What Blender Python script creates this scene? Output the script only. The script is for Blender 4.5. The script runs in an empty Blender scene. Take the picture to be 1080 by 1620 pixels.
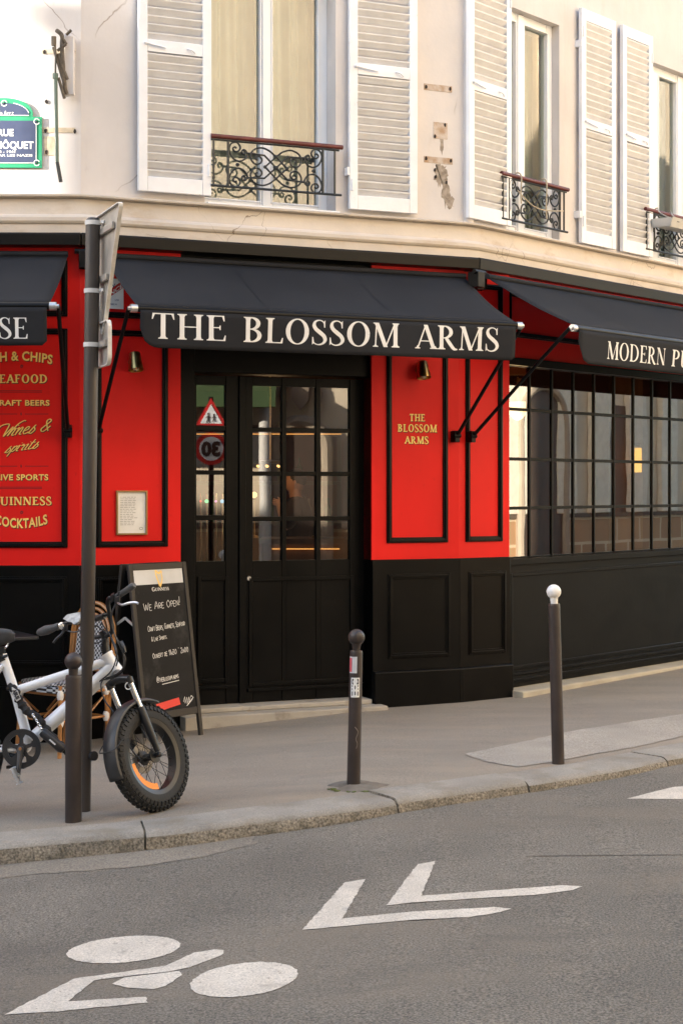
import bpy, bmesh, math, random
from mathutils import Vector, Matrix, Quaternion
R = math.radians
random.seed(7)
C = bpy.context.scene
COL = C.collection
# ------------------------------------------------------------------ camera, world, sun, exposure
F, VH, EYE = 2600.0, 772.0, 1.70            # focal length and horizon line in photo pixels, eye height
cam = bpy.data.cameras.new('camera'); camo = bpy.data.objects.new('camera', cam); COL.objects.link(camo)
camo.location = (0, 0, EYE); camo.rotation_euler = (R(90), 0, 0)
cam.sensor_fit = 'VERTICAL'; cam.sensor_height = 36.0; cam.lens = 36.0 * F / 1620.0
cam.shift_y = (VH - 810.0) / 1620.0
cam.clip_start = 0.05; cam.clip_end = 500
C.camera = camo
SUN_AZ, SUN_EL = R(252), R(14)              # azimuth clockwise from +Y: low sun from the left
w = bpy.data.worlds.new("World"); C.world = w; w.use_nodes = True
nt = w.node_tree
sky = nt.nodes.new('ShaderNodeTexSky'); sky.sky_type = 'NISHITA'; sky.sun_disc = False
sky.sun_elevation = SUN_EL; sky.sun_rotation = SUN_AZ; sky.dust_density = 1.2; sky.ozone_density = 1.1
bg = nt.nodes['Background']; nt.links.new(sky.outputs[0], bg.inputs[0]); bg.inputs[1].default_value = 0.15
sl = bpy.data.lights.new('sun', 'SUN'); sl.energy = 5.0; sl.angle = R(0.5); sl.color = (1, 0.91, 0.79)
so = bpy.data.objects.new('sun', sl); COL.objects.link(so)
SDIR = Vector((math.sin(SUN_AZ) * math.cos(SUN_EL), math.cos(SUN_AZ) * math.cos(SUN_EL), math.sin(SUN_EL)))
so.rotation_euler = SDIR.to_track_quat('Z', 'Y').to_euler(); so.location = (-6, 3, 9)
C.view_settings.view_transform = 'Standard'; C.view_settings.look = 'None'
C.view_settings.exposure = 2.58; C.view_settings.gamma = 1
C.cycles.use_denoising = True; C.cycles.max_bounces = 8; C.cycles.transparent_max_bounces = 16
C.cycles.sample_clamp_indirect = 6.0
# ------------------------------------------------------------------ materials
MATS = {}
def M(name, col, rough=.5, metal=0, var=.08, vs=6, bump=0, bs=80, spec=.5, coat=0, col2=None, ramp=(.35, .65), detail=6, stretch=None):
    if name in MATS: return MATS[name]
    m = bpy.data.materials.new(name); m.use_nodes = True; MATS[name] = m
    n = m.node_tree.nodes; l = m.node_tree.links; b = n['Principled BSDF']
    b.inputs['Roughness'].default_value = rough; b.inputs['Metallic'].default_value = metal
    b.inputs['Specular IOR Level'].default_value = spec; b.inputs['Coat Weight'].default_value = coat
    b.inputs['Coat Roughness'].default_value = .12
    tc = n.new('ShaderNodeTexCoord'); out = tc.outputs['Object']
    if stretch:
        mp = n.new('ShaderNodeMapping'); mp.inputs['Scale'].default_value = stretch
        l.new(out, mp.inputs[0]); out = mp.outputs[0]
    no = n.new('ShaderNodeTexNoise'); no.inputs['Scale'].default_value = vs; no.inputs['Detail'].default_value = detail
    l.new(out, no.inputs['Vector'])
    rp = n.new('ShaderNodeValToRGB'); rp.color_ramp.elements[0].position = ramp[0]; rp.color_ramp.elements[1].position = ramp[1]
    c1 = col if col2 is None else col2
    lo = [max(0, c * (1 - var)) for c in col] if col2 is None else list(c1)
    hi = [min(1, c * (1 + var)) for c in col] if col2 is None else list(col)
    rp.color_ramp.elements[0].color = (*lo, 1); rp.color_ramp.elements[1].color = (*hi, 1)
    l.new(no.outputs[0], rp.inputs[0]); l.new(rp.outputs[0], b.inputs['Base Color'])
    mr = n.new('ShaderNodeMapRange'); mr.inputs[3].default_value = max(.02, rough - .08); mr.inputs[4].default_value = min(1, rough + .1)
    l.new(no.outputs[0], mr.inputs[0]); l.new(mr.outputs[0], b.inputs['Roughness'])
    if bump:
        n2 = n.new('ShaderNodeTexNoise'); n2.inputs['Scale'].default_value = bs; n2.inputs['Detail'].default_value = 4
        l.new(out, n2.inputs['Vector'])
        bp = n.new('ShaderNodeBump'); bp.inputs['Strength'].default_value = bump; bp.inputs['Distance'].default_value = .01
        l.new(n2.outputs[0], bp.inputs['Height']); l.new(bp.outputs[0], b.inputs['Normal'])
    return m
def speckle(m, scale, lo, hi, fac):
    """grain: multiply base colour by a fine noise"""
    n = m.node_tree.nodes; l = m.node_tree.links; b = n['Principled BSDF']
    src = b.inputs['Base Color'].links[0].from_socket
    tc = [x for x in n if x.type == 'TEX_COORD'][0]
    no = n.new('ShaderNodeTexNoise'); no.inputs['Scale'].default_value = scale; no.inputs['Detail'].default_value = 2
    l.new(tc.outputs['Object'], no.inputs['Vector'])
    mr = n.new('ShaderNodeMapRange'); mr.inputs[1].default_value = .3; mr.inputs[2].default_value = .7
    mr.inputs[3].default_value = lo; mr.inputs[4].default_value = hi; l.new(no.outputs[0], mr.inputs[0])
    mx = n.new('ShaderNodeMix'); mx.data_type = 'RGBA'; mx.blend_type = 'MULTIPLY'; mx.inputs[0].default_value = fac
    l.new(src, mx.inputs[6]); l.new(mr.outputs[0], mx.inputs[7]); l.new(mx.outputs[2], b.inputs['Base Color'])
def stain(m, scale, col, lo, hi, stretch=(1, 1, 1), amt=1.0):
    """patches of another colour with a shape of their own (dirt, stains, wear)"""
    n = m.node_tree.nodes; l = m.node_tree.links; b = n['Principled BSDF']
    src = b.inputs['Base Color'].links[0].from_socket
    tc = [x for x in n if x.type == 'TEX_COORD'][0]
    mp = n.new('ShaderNodeMapping'); mp.inputs['Scale'].default_value = stretch; mp.inputs['Location'].default_value = (scale, 3.1, 1.7)
    l.new(tc.outputs['Object'], mp.inputs[0])
    no = n.new('ShaderNodeTexNoise'); no.inputs['Scale'].default_value = scale; no.inputs['Detail'].default_value = 8; no.inputs['Roughness'].default_value = .65
    l.new(mp.outputs[0], no.inputs['Vector'])
    mr = n.new('ShaderNodeMapRange'); mr.inputs[1].default_value = lo; mr.inputs[2].default_value = hi; mr.inputs[4].default_value = amt
    l.new(no.outputs[0], mr.inputs[0])
    mx = n.new('ShaderNodeMix'); mx.data_type = 'RGBA'
    l.new(mr.outputs[0], mx.inputs[0]); l.new(src, mx.inputs[6]); mx.inputs[7].default_value = (*col, 1)
    l.new(mx.outputs[2], b.inputs['Base Color'])
def cracks(m, scale, col, width, mask):
    n = m.node_tree.nodes; l = m.node_tree.links; b = n['Principled BSDF']
    src = b.inputs['Base Color'].links[0].from_socket
    tc = [x for x in n if x.type == 'TEX_COORD'][0]
    no = n.new('ShaderNodeTexNoise'); no.inputs['Scale'].default_value = scale * 2; no.inputs['Detail'].default_value = 6
    l.new(tc.outputs['Object'], no.inputs['Vector'])
    ad = n.new('ShaderNodeMix'); ad.data_type = 'RGBA'; ad.inputs[0].default_value = .12
    l.new(tc.outputs['Object'], ad.inputs[6]); l.new(no.outputs[1], ad.inputs[7])
    vo = n.new('ShaderNodeTexVoronoi'); vo.feature = 'DISTANCE_TO_EDGE'; vo.inputs['Scale'].default_value = scale
    l.new(ad.outputs[2], vo.inputs['Vector'])
    mr = n.new('ShaderNodeMapRange'); mr.inputs[1].default_value = 0; mr.inputs[2].default_value = width; mr.inputs[3].default_value = 1; mr.inputs[4].default_value = 0
    l.new(vo.outputs[0], mr.inputs[0])
    nm = n.new('ShaderNodeTexNoise'); nm.inputs['Scale'].default_value = scale * .7; l.new(tc.outputs['Object'], nm.inputs['Vector'])
    mk = n.new('ShaderNodeMapRange'); mk.inputs[1].default_value = mask; mk.inputs[2].default_value = mask + .08; l.new(nm.outputs[0], mk.inputs[0])
    mu = n.new('ShaderNodeMath'); mu.operation = 'MULTIPLY'; l.new(mr.outputs[0], mu.inputs[0]); l.new(mk.outputs[0], mu.inputs[1])
    mx = n.new('ShaderNodeMix'); mx.data_type = 'RGBA'
    l.new(mu.outputs[0], mx.inputs[0]); l.new(src, mx.inputs[6]); mx.inputs[7].default_value = (*col, 1)
    l.new(mx.outputs[2], b.inputs['Base Color'])
def EM(name, col, s):
    if name in MATS: return MATS[name]
    m = bpy.data.materials.new(name); m.use_nodes = True; MATS[name] = m
    b = m.node_tree.nodes['Principled BSDF']; b.inputs['Base Color'].default_value = (*col, 1)
    b.inputs['Emission Color'].default_value = (*col, 1); b.inputs['Emission Strength'].default_value = s
    return m
def GLASS(name, tint, refl, wob=.03, ws=3.0):
    m = bpy.data.materials.new(name); m.use_nodes = True; MATS[name] = m
    n = m.node_tree.nodes; l = m.node_tree.links; n.remove(n['Principled BSDF'])
    tr = n.new('ShaderNodeBsdfTransparent'); tr.inputs[0].default_value = (*tint, 1)
    gl = n.new('ShaderNodeBsdfGlossy'); gl.inputs['Roughness'].default_value = 0.01; gl.inputs[0].default_value = (1, 1, 1, 1)
    fr = n.new('ShaderNodeFresnel'); fr.inputs[0].default_value = 1.52
    mr = n.new('ShaderNodeMapRange'); mr.inputs[3].default_value = refl; mr.inputs[4].default_value = 1.0; l.new(fr.outputs[0], mr.inputs[0])
    mx = n.new('ShaderNodeMixShader'); l.new(mr.outputs[0], mx.inputs[0]); l.new(tr.outputs[0], mx.inputs[1]); l.new(gl.outputs[0], mx.inputs[2])
    tc = n.new('ShaderNodeTexCoord'); no = n.new('ShaderNodeTexNoise'); no.inputs['Scale'].default_value = ws; no.inputs['Detail'].default_value = 1
    l.new(tc.outputs['Object'], no.inputs['Vector'])
    bp = n.new('ShaderNodeBump'); bp.inputs['Strength'].default_value = wob; bp.inputs['Distance'].default_value = .03
    l.new(no.outputs[0], bp.inputs['Height']); l.new(bp.outputs[0], gl.inputs['Normal'])
    l.new(mx.outputs[0], n['Material Output'].inputs[0])
    return m
def CHECK(name, a, b, scale):
    m = bpy.data.materials.new(name); m.use_nodes = True; MATS[name] = m
    n = m.node_tree.nodes; l = m.node_tree.links; p = n['Principled BSDF']; p.inputs['Roughness'].default_value = .45
    tc = n.new('ShaderNodeTexCoord'); mp = n.new('ShaderNodeMapping'); mp.inputs['Rotation'].default_value = (0, 0, R(0))
    l.new(tc.outputs['UV'], mp.inputs[0])
    vo = n.new('ShaderNodeTexChecker'); vo.inputs['Scale'].default_value = scale; vo.inputs[1].default_value = (*a, 1); vo.inputs[2].default_value = (*b, 1)
    l.new(mp.outputs[0], vo.inputs['Vector']); l.new(vo.outputs[0], p.inputs['Base Color'])
    return m
def BRICK(name, a, b, mortar, sc, bw, bh, ms=.02, rough=.8):
    m = bpy.data.materials.new(name); m.use_nodes = True; MATS[name] = m
    n = m.node_tree.nodes; l = m.node_tree.links; p = n['Principled BSDF']; p.inputs['Roughness'].default_value = rough
    tc = n.new('ShaderNodeTexCoord')
    vo = n.new('ShaderNodeTexBrick'); vo.inputs['Scale'].default_value = sc; vo.inputs['Color1'].default_value = (*a, 1); vo.inputs['Color2'].default_value = (*b, 1)
    vo.inputs['Mortar'].default_value = (*mortar, 1); vo.inputs['Mortar Size'].default_value = ms; vo.inputs['Brick Width'].default_value = bw; vo.inputs['Row Height'].default_value = bh
    l.new(tc.outputs['UV'], vo.inputs['Vector']); l.new(vo.outputs[0], p.inputs['Base Color'])
    return m

red = M('red_paint', (.72, .0150, .0125), .46, var=.10, vs=1.3, bump=.03, bs=18, spec=.16, stretch=(1, 1, .5))
stain(red, 26, (.46, .012, .011), .62, .78, (1, 1, .7), .45)
black = M('black_paint', (.0032, .0031, .0030), .36, var=.25, vs=4, bump=.05, bs=22, spec=.13)
stain(black, 22, (.02, .018, .016), .68, .78, (1, 1, 1), .4)
blackm = M('black_metal', (.003, .003, .0032), .35, var=.2, spec=.2)
fascia_m = M('fascia_paint', (.007, .0062, .0055), .42, spec=.2, var=.1, vs=3, stretch=(1, 1, 6))
plaster = M('plaster', (.61, .578, .562), .85, var=.07, vs=1.6, bump=.10, bs=35)
stain(plaster, 1.1, (.55, .495, .46), .50, .76, (1, 1, .35), .6); stain(plaster, 3.2, (.47, .40, .35), .56, .80, (1, 1, .10), .55); stain(plaster, 9, (.42, .35, .29), .64, .78, (1, 1, .5), .5); stain(plaster, .8, (.68, .62, .57), .5, .6, (1, 1, .5), .6)
stain(plaster, 5, (.66, .62, .57), .60, .72, (1, 1, .6), .5)
cracks(plaster, 1.5, (.22, .17, .13), .006, .60)
cornice_m = M('cornice_stone', (.59, .53, .465), .85, var=.07, vs=2, bump=.12, bs=30)
stain(cornice_m, 3, (.42, .32, .22), .55, .74, (1, 1, 2.5), .6)
cracks(cornice_m, 2.3, (.20, .15, .11), .006, .55)
white = M('white_paint', (.77, .785, .82), .5, var=.05, vs=5, bump=.06, bs=45)
stain(white, 14, (.47, .43, .37), .66, .72, (1, 1, .5), .7)
slat_m = M('slat_paint', (.72, .725, .745), .55, var=.06, vs=9, bump=.05, bs=40)
pvc = M('window_white', (.82, .84, .87), .35, var=.02)
asphalt = M('asphalt', (.146, .131, .108), .82, var=.16, vs=1.1, bump=.55, bs=220, detail=10)
speckle(asphalt, 105, .36, 1.75, .9); speckle(asphalt, 260, .6, 1.4, .8); stain(asphalt, .5, (.19, .160, .122), .5, .68, (.6, 1.6, 1), .8); stain(asphalt, 1.7, (.105, .094, .08), .56, .74, (.5, 1.5, 1), .7); stain(asphalt, 30, (.05, .045, .04), .70, .74, (1, 1, 1), .6)
pave = M('pavement_asphalt', (.258, .224, .180), .85, var=.09, vs=1.6, bump=.25, bs=260, detail=10, stretch=(.5, 1.6, 1))
speckle(pave, 120, .72, 1.28, .8); speckle(pave, 420, .8, 1.2, .8); stain(pave, 19, (.37, .335, .28), .70, .73, (1, 1, 1), .6); stain(pave, 24, (.10, .09, .08), .70, .73, (1, 1, 1), .55); stain(pave, 1.4, (.33, .268, .20), .48, .70, (.5, 1.5, 1), .7); stain(pave, 3.0, (.17, .152, .13), .56, .75, (.6, 1.2, 1), .5)
granite = M('granite', (.275, .255, .222), .8, var=.16, vs=3, bump=.3, bs=150, detail=8)
speckle(granite, 110, .78, 1.22, .8); stain(granite, 4, (.20, .17, .12), .5, .70, (1, 1, 1), .8)
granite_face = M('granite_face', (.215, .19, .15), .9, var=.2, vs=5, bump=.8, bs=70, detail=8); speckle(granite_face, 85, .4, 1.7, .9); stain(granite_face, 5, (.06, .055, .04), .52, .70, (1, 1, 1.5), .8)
pale = M('pale_asphalt', (.35, .315, .265), .85, var=.12, vs=2.2, bump=.3, bs=240); speckle(pale, 110, .6, 1.4, .8)
gutter_m = M('gutter_asphalt', (.205, .180, .145), .85, var=.12, vs=1.5, bump=.4, bs=220); speckle(gutter_m, 100, .5, 1.5, .8)
mark_m = M('road_paint', (.60, .55, .475), .7, var=.10, vs=5, bump=.3, bs=200); speckle(mark_m, 120, .62, 1.2, .8); stain(mark_m, 48, (.16, .14, .115), .60, .67, (1, 1, 1), .75); stain(mark_m, 6, (.26, .23, .19), .58, .72, (1, 1, 1), .75)
stone = M('step_stone', (.40, .37, .32), .8, var=.1, vs=3, bump=.2, bs=60); stain(stone, 5, (.24, .21, .17), .55, .7)
canvas = M('awning_canvas', (.0215, .0225, .0260), .8, var=.12, vs=1.5, bump=.12, bs=500, spec=.12)
letter_w = M('letter_white', (.72, .72, .71), .6, var=.05)
gold = M('gold_letter', (.95, .66, .19), .5, var=.06)
gold_sh = M('gold_shadow', (.10, .006, .006), .6)
darkred = M('dark_red_ornament', (.20, .006, .008), .6)
brass = M('brass', (.55, .36, .13), .3, metal=1, var=.15, vs=30)
brown_m = M('bollard_paint', (.038, .028, .025), .45, var=.2, vs=8, bump=.08, bs=60); stain(brown_m, 16, (.20, .16, .13), .66, .74, (1, 1, .4), .8)
pole_m = M('pole_paint', (.052, .042, .036), .45, var=.18, vs=6, bump=.06, bs=60, stretch=(1, 1, .2)); stain(pole_m, 12, (.22, .19, .16), .69, .77, (1, 1, .3), .8)
ballw = M('ball_white', (.80, .79, .77), .35, var=.03)
steel = M('galvanised', (.46, .43, .38), .45, metal=.5, var=.15, vs=9)
chrome = M('chrome', (.75, .75, .76), .15, metal=1)
alu = M('aluminium', (.55, .55, .56), .35, metal=.9)
rubber = M('rubber', (.013, .013, .0125), .7, var=.3, vs=20, bump=.15, bs=90)
fend = M('fender_plastic', (.030, .030, .031), .4, var=.15, vs=12)
framew = M('bike_white', (.83, .84, .85), .28, var=.03, coat=.4)
bikeblk = M('bike_black', (.016, .016, .017), .38, var=.2)
orange = M('orange_reflector', (.95, .28, .02), .3)
rimm = M('rim_black', (.03, .028, .025), .35)
rattan = M('rattan_cane', (.36, .155, .042), .4, var=.2, vs=14, coat=.3)
whitetie = M('white_binding', (.75, .74, .72), .5)
weave = CHECK('woven_plastic', (.50, .50, .50), (.012, .012, .016), 1.0)
slate = M('chalkboard', (.012, .012, .013), .65, var=.25, vs=3, spec=.2); stain(slate, 3.5, (.075, .075, .075), .55, .8, (1, 1, 1), .7)
woodblk = M('board_frame', (.022, .018, .015), .55, var=.25, vs=6, stretch=(1, 1, .2))
chalk = M('chalk', (.72, .72, .70), .9, var=.1, vs=60)
greypaint = M('pale_grey_print', (.58, .60, .62), .5)
stickred = M('sticker_red', (.75, .05, .04), .5)
paper = M('menu_paper', (.86, .85, .82), .6)
ink = M('ink', (.03, .03, .035), .6)
inkgrey = M('menu_ink', (.36, .35, .33), .6)
enamelb = M('enamel_blue', (.062, .078, .14), .3, var=.08)
enamelg = M('enamel_green', (.04, .31, .16), .3, var=.1)
enamelw = M('enamel_white', (.8, .8, .78), .3)
iron = M('wrought_iron', (.020, .023, .023), .5, var=.2)
handrail_m = M('handrail_red', (.115, .022, .019), .45, var=.25, vs=12)
rust = M('rusty_plate', (.54, .47, .41), .9, var=.2, vs=16, col2=(.40, .27, .17), bump=.2)
hole = M('hole_dark', (.03, .022, .018), .9)
scar = M('scar_plaster', (.40, .345, .29), .95, col2=(.22, .18, .14), var=.3, vs=25, bump=.4, bs=60)
moss = M('moss', (.10, .12, .03), .95, var=.4, vs=40)
curtain = M('curtain', (.40, .415, .395), .9, var=.08, vs=3)
linen = M('blind', (.29, .315, .255), .9, var=.05)
glass_shop = GLASS('glass_shop', (.58, .52, .46), .115, .007, 2.0)
glass_bars = GLASS('glass_bars', (.62, .54, .42), .27, .012, 2.0)
glass_win = GLASS('glass_win', (.84, .92, .90), .12, .03, 1.5)
interior_m = M('interior_wall', (.13, .032, .020), .8)
interior_wood = M('interior_wood', (.12, .055, .022), .5, var=.3, vs=5, stretch=(1, 1, .1))
cream = M('cream_wall', (.56, .465, .335), .85, var=.05, vs=1.2)
# ------------------------------------------------------------------ mesh builder
def P(u, v, Y): return Vector(((u - 540) / F * Y, Y, EYE + (VH - v) / F * Y))
class Face:
    """a vertical wall line in plan: s runs to the right along it, o out of it towards the street"""
    def __init__(s, x, y, th):
        s.O = Vector((x, y)); s.d = Vector((math.cos(th), math.sin(th))); s.n = Vector((math.sin(th), -math.cos(th)))
    def pt(s, a, z, o=0.0):
        q = s.O + s.d * a + s.n * o
        return Vector((q.x, q.y, z))
    def s(s, u, o=0.0):
        k = (u - 540) / F; q = s.O + s.n * o
        return (k * q.y - q.x) / (s.d.x - k * s.d.y)
    def z(s, u, v, o=0.0):
        y = s.pt(s.s(u, o), 0, o).y
        return EYE + (VH - v) / F * y
class MB:
    def __init__(s): s.v = []; s.f = []; s.uv = None
    def add(s, vs, fs):
        b = len(s.v); s.v += [Vector(x) for x in vs]; s.f += [tuple(i + b for i in q) for q in fs]
    def hexa(s, p):   # 8 points: 4 of one end, 4 of the other
        s.add(p, [(3, 2, 1, 0), (4, 5, 6, 7), (0, 1, 5, 4), (1, 2, 6, 5), (2, 3, 7, 6), (3, 0, 4, 7)])
    def box(s, fc, s0, s1, z0, z1, o0, o1):
        s.hexa([fc.pt(a, z, o) for a in (s0, s1) for z, o in ((z0, o0), (z0, o1), (z1, o1), (z1, o0))]); return s
    def abox(s, x0, x1, y0, y1, z0, z1):
        s.hexa([(x, y, z) for x in (x0, x1) for y, z in ((y0, z0), (y1, z0), (y1, z1), (y0, z1))]); return s
    def obox(s, c, ax, ay, az, hx, hy, hz):
        c = Vector(c); ax, ay, az = Vector(ax).normalized() * hx, Vector(ay).normalized() * hy, Vector(az).normalized() * hz
        s.hexa([c + ax * i + ay * j + az * k for i in (-1, 1) for j, k in ((-1, -1), (1, -1), (1, 1), (-1, 1))]); return s
    def tube(s, pts, r, n=10, cap=True, closed=False):
        pts = [Vector(p) for p in pts]; N = len(pts)
        rs = r if isinstance(r, (list, tuple)) else [r] * N
        up = None; rings = []
        for i, p in enumerate(pts):
            a = pts[(i - 1) % N] if closed or i > 0 else p; b = pts[(i + 1) % N] if closed or i < N - 1 else p
            t = (b - a).normalized()
            if up is None:
                up = t.cross(Vector((0, 0, 1)) if abs(t.z) < .9 else Vector((1, 0, 0))).normalized()
            up = (up - t * up.dot(t)).normalized(); w_ = t.cross(up)
            rings.append([p + (up * math.cos(2 * math.pi * k / n) + w_ * math.sin(2 * math.pi * k / n)) * rs[i] for k in range(n)])
        vs = [q for r_ in rings for q in r_]; fs = []
        for i in range(N if closed else N - 1):
            j = (i + 1) % N
            for k in range(n): fs.append((i * n + k, i * n + (k + 1) % n, j * n + (k + 1) % n, j * n + k))
        if cap and not closed: fs += [tuple(range(n))[::-1], tuple((N - 1) * n + k for k in range(n))]
        s.add(vs, fs); return s
    def lathe(s, prof, c, axis=(0, 0, 1), n=20):
        c = Vector(c); ax = Vector(axis).normalized(); u = ax.orthogonal().normalized(); w_ = ax.cross(u)
        vs = []; fs = []
        for r, h in prof: vs += [c + ax * h + (u * math.cos(2 * math.pi * k / n) + w_ * math.sin(2 * math.pi * k / n)) * max(r, 1e-5) for k in range(n)]
        for i in range(len(prof) - 1):
            for k in range(n): fs.append((i * n + k, i * n + (k + 1) % n, (i + 1) * n + (k + 1) % n, (i + 1) * n + k))
        s.add(vs, fs); return s
    def ball(s, c, r, n=16, sc=(1, 1, 1)):
        vs = []; m = n // 2; c = Vector(c)
        for i in range(m + 1):
            a = math.pi * i / m
            vs += [c + Vector((r * sc[0] * math.sin(a) * math.cos(2 * math.pi * k / n), r * sc[1] * math.sin(a) * math.sin(2 * math.pi * k / n), r * sc[2] * math.cos(a))) for k in range(n)]
        s.add(vs, [(i * n + k, (i + 1) * n + k, (i + 1) * n + (k + 1) % n, i * n + (k + 1) % n) for i in range(m) for k in range(n)]); return s
    def prism(s, poly, vec):
        vec = Vector(vec); n = len(poly); a = [Vector(p) for p in poly]
        s.add(a + [p + vec for p in a], [tuple(range(n)), tuple(range(2 * n - 1, n - 1, -1))] + [(i, n + i, n + (i + 1) % n, (i + 1) % n) for i in range(n)]); return s
    def poly(s, pts): s.add(pts, [tuple(range(len(pts)))]); return s
    def grid(s, fn, nu, nv):
        s.add([fn(i / nu, j / nv) for i in range(nu + 1) for j in range(nv + 1)],
              [(i * (nv + 1) + j, (i + 1) * (nv + 1) + j, (i + 1) * (nv + 1) + j + 1, i * (nv + 1) + j + 1) for i in range(nu) for j in range(nv)]); return s
    def build(s, name, mat, parent=None, smooth=True, bevel=0, ang=35, recalc=True, uv=None, loc=None):
        off = Vector(parent['_loc']) if parent is not None else (Vector(loc) if loc is not None else Vector((0, 0, 0)))
        if parent is None and loc is None and s.v:
            xs = [q.x for q in s.v]; ys = [q.y for q in s.v]
            off = Vector(((min(xs) + max(xs)) / 2, (min(ys) + max(ys)) / 2, min(q.z for q in s.v)))
        me = bpy.data.meshes.new(name); me.from_pydata([q - off for q in s.v], [], s.f)
        if recalc:
            bm = bmesh.new(); bm.from_mesh(me); bmesh.ops.recalc_face_normals(bm, faces=bm.faces); bm.to_mesh(me); bm.free()
        if uv:
            ul = me.uv_layers.new(name='UVMap')
            for lp in me.loops: ul.data[lp.index].uv = uv(s.v[lp.vertex_index])
        if smooth and len(me.polygons):
            me.polygons.foreach_set('use_smooth', [True] * len(me.polygons)); me.set_sharp_from_angle(angle=R(ang))
        me.materials.append(mat)
        o = bpy.data.objects.new(name, me); COL.objects.link(o)
        if parent is not None: o.parent = parent; o.location = (0, 0, 0); o['_loc'] = off
        else: o.location = off; o['_loc'] = off
        if bevel:
            b = o.modifiers.new('bevel', 'BEVEL'); b.width = bevel; b.segments = 2; b.limit_method = 'ANGLE'; b.angle_limit = R(40)
        return o
def tag(o, label, cat, group=None, kind=None):
    if label: o['label'] = label
    if cat: o['category'] = cat
    if group: o['group'] = group
    if kind: o['kind'] = kind
    return o
def thing(name, label, cat, loc, group=None):
    o = bpy.data.objects.new(name, None); COL.objects.link(o); o.location = loc; o['_loc'] = Vector(loc); o.empty_display_size = .2
    return tag(o, label, cat, group)
def struct(name, mb, mat, **k): return tag(mb.build(name, mat, **k), None, None, None, 'structure')
def smooth_path(p, k=6, closed=False):
    p = [Vector(q) for q in p]; out = []; n = len(p)
    for i in range(n if closed else n - 1):
        a = p[(i - 1) % n] if closed or i else p[0]; b = p[i]; c = p[(i + 1) % n]; d = p[(i + 2) % n] if closed or i < n - 2 else p[-1]
        for j in range(k):
            t = j / k
            out.append(.5 * ((2 * b) + (c - a) * t + (2 * a - 5 * b + 4 * c - d) * t * t + (3 * b - a - 3 * c + d) * t ** 3))
    if not closed: out.append(p[-1])
    return out
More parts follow.
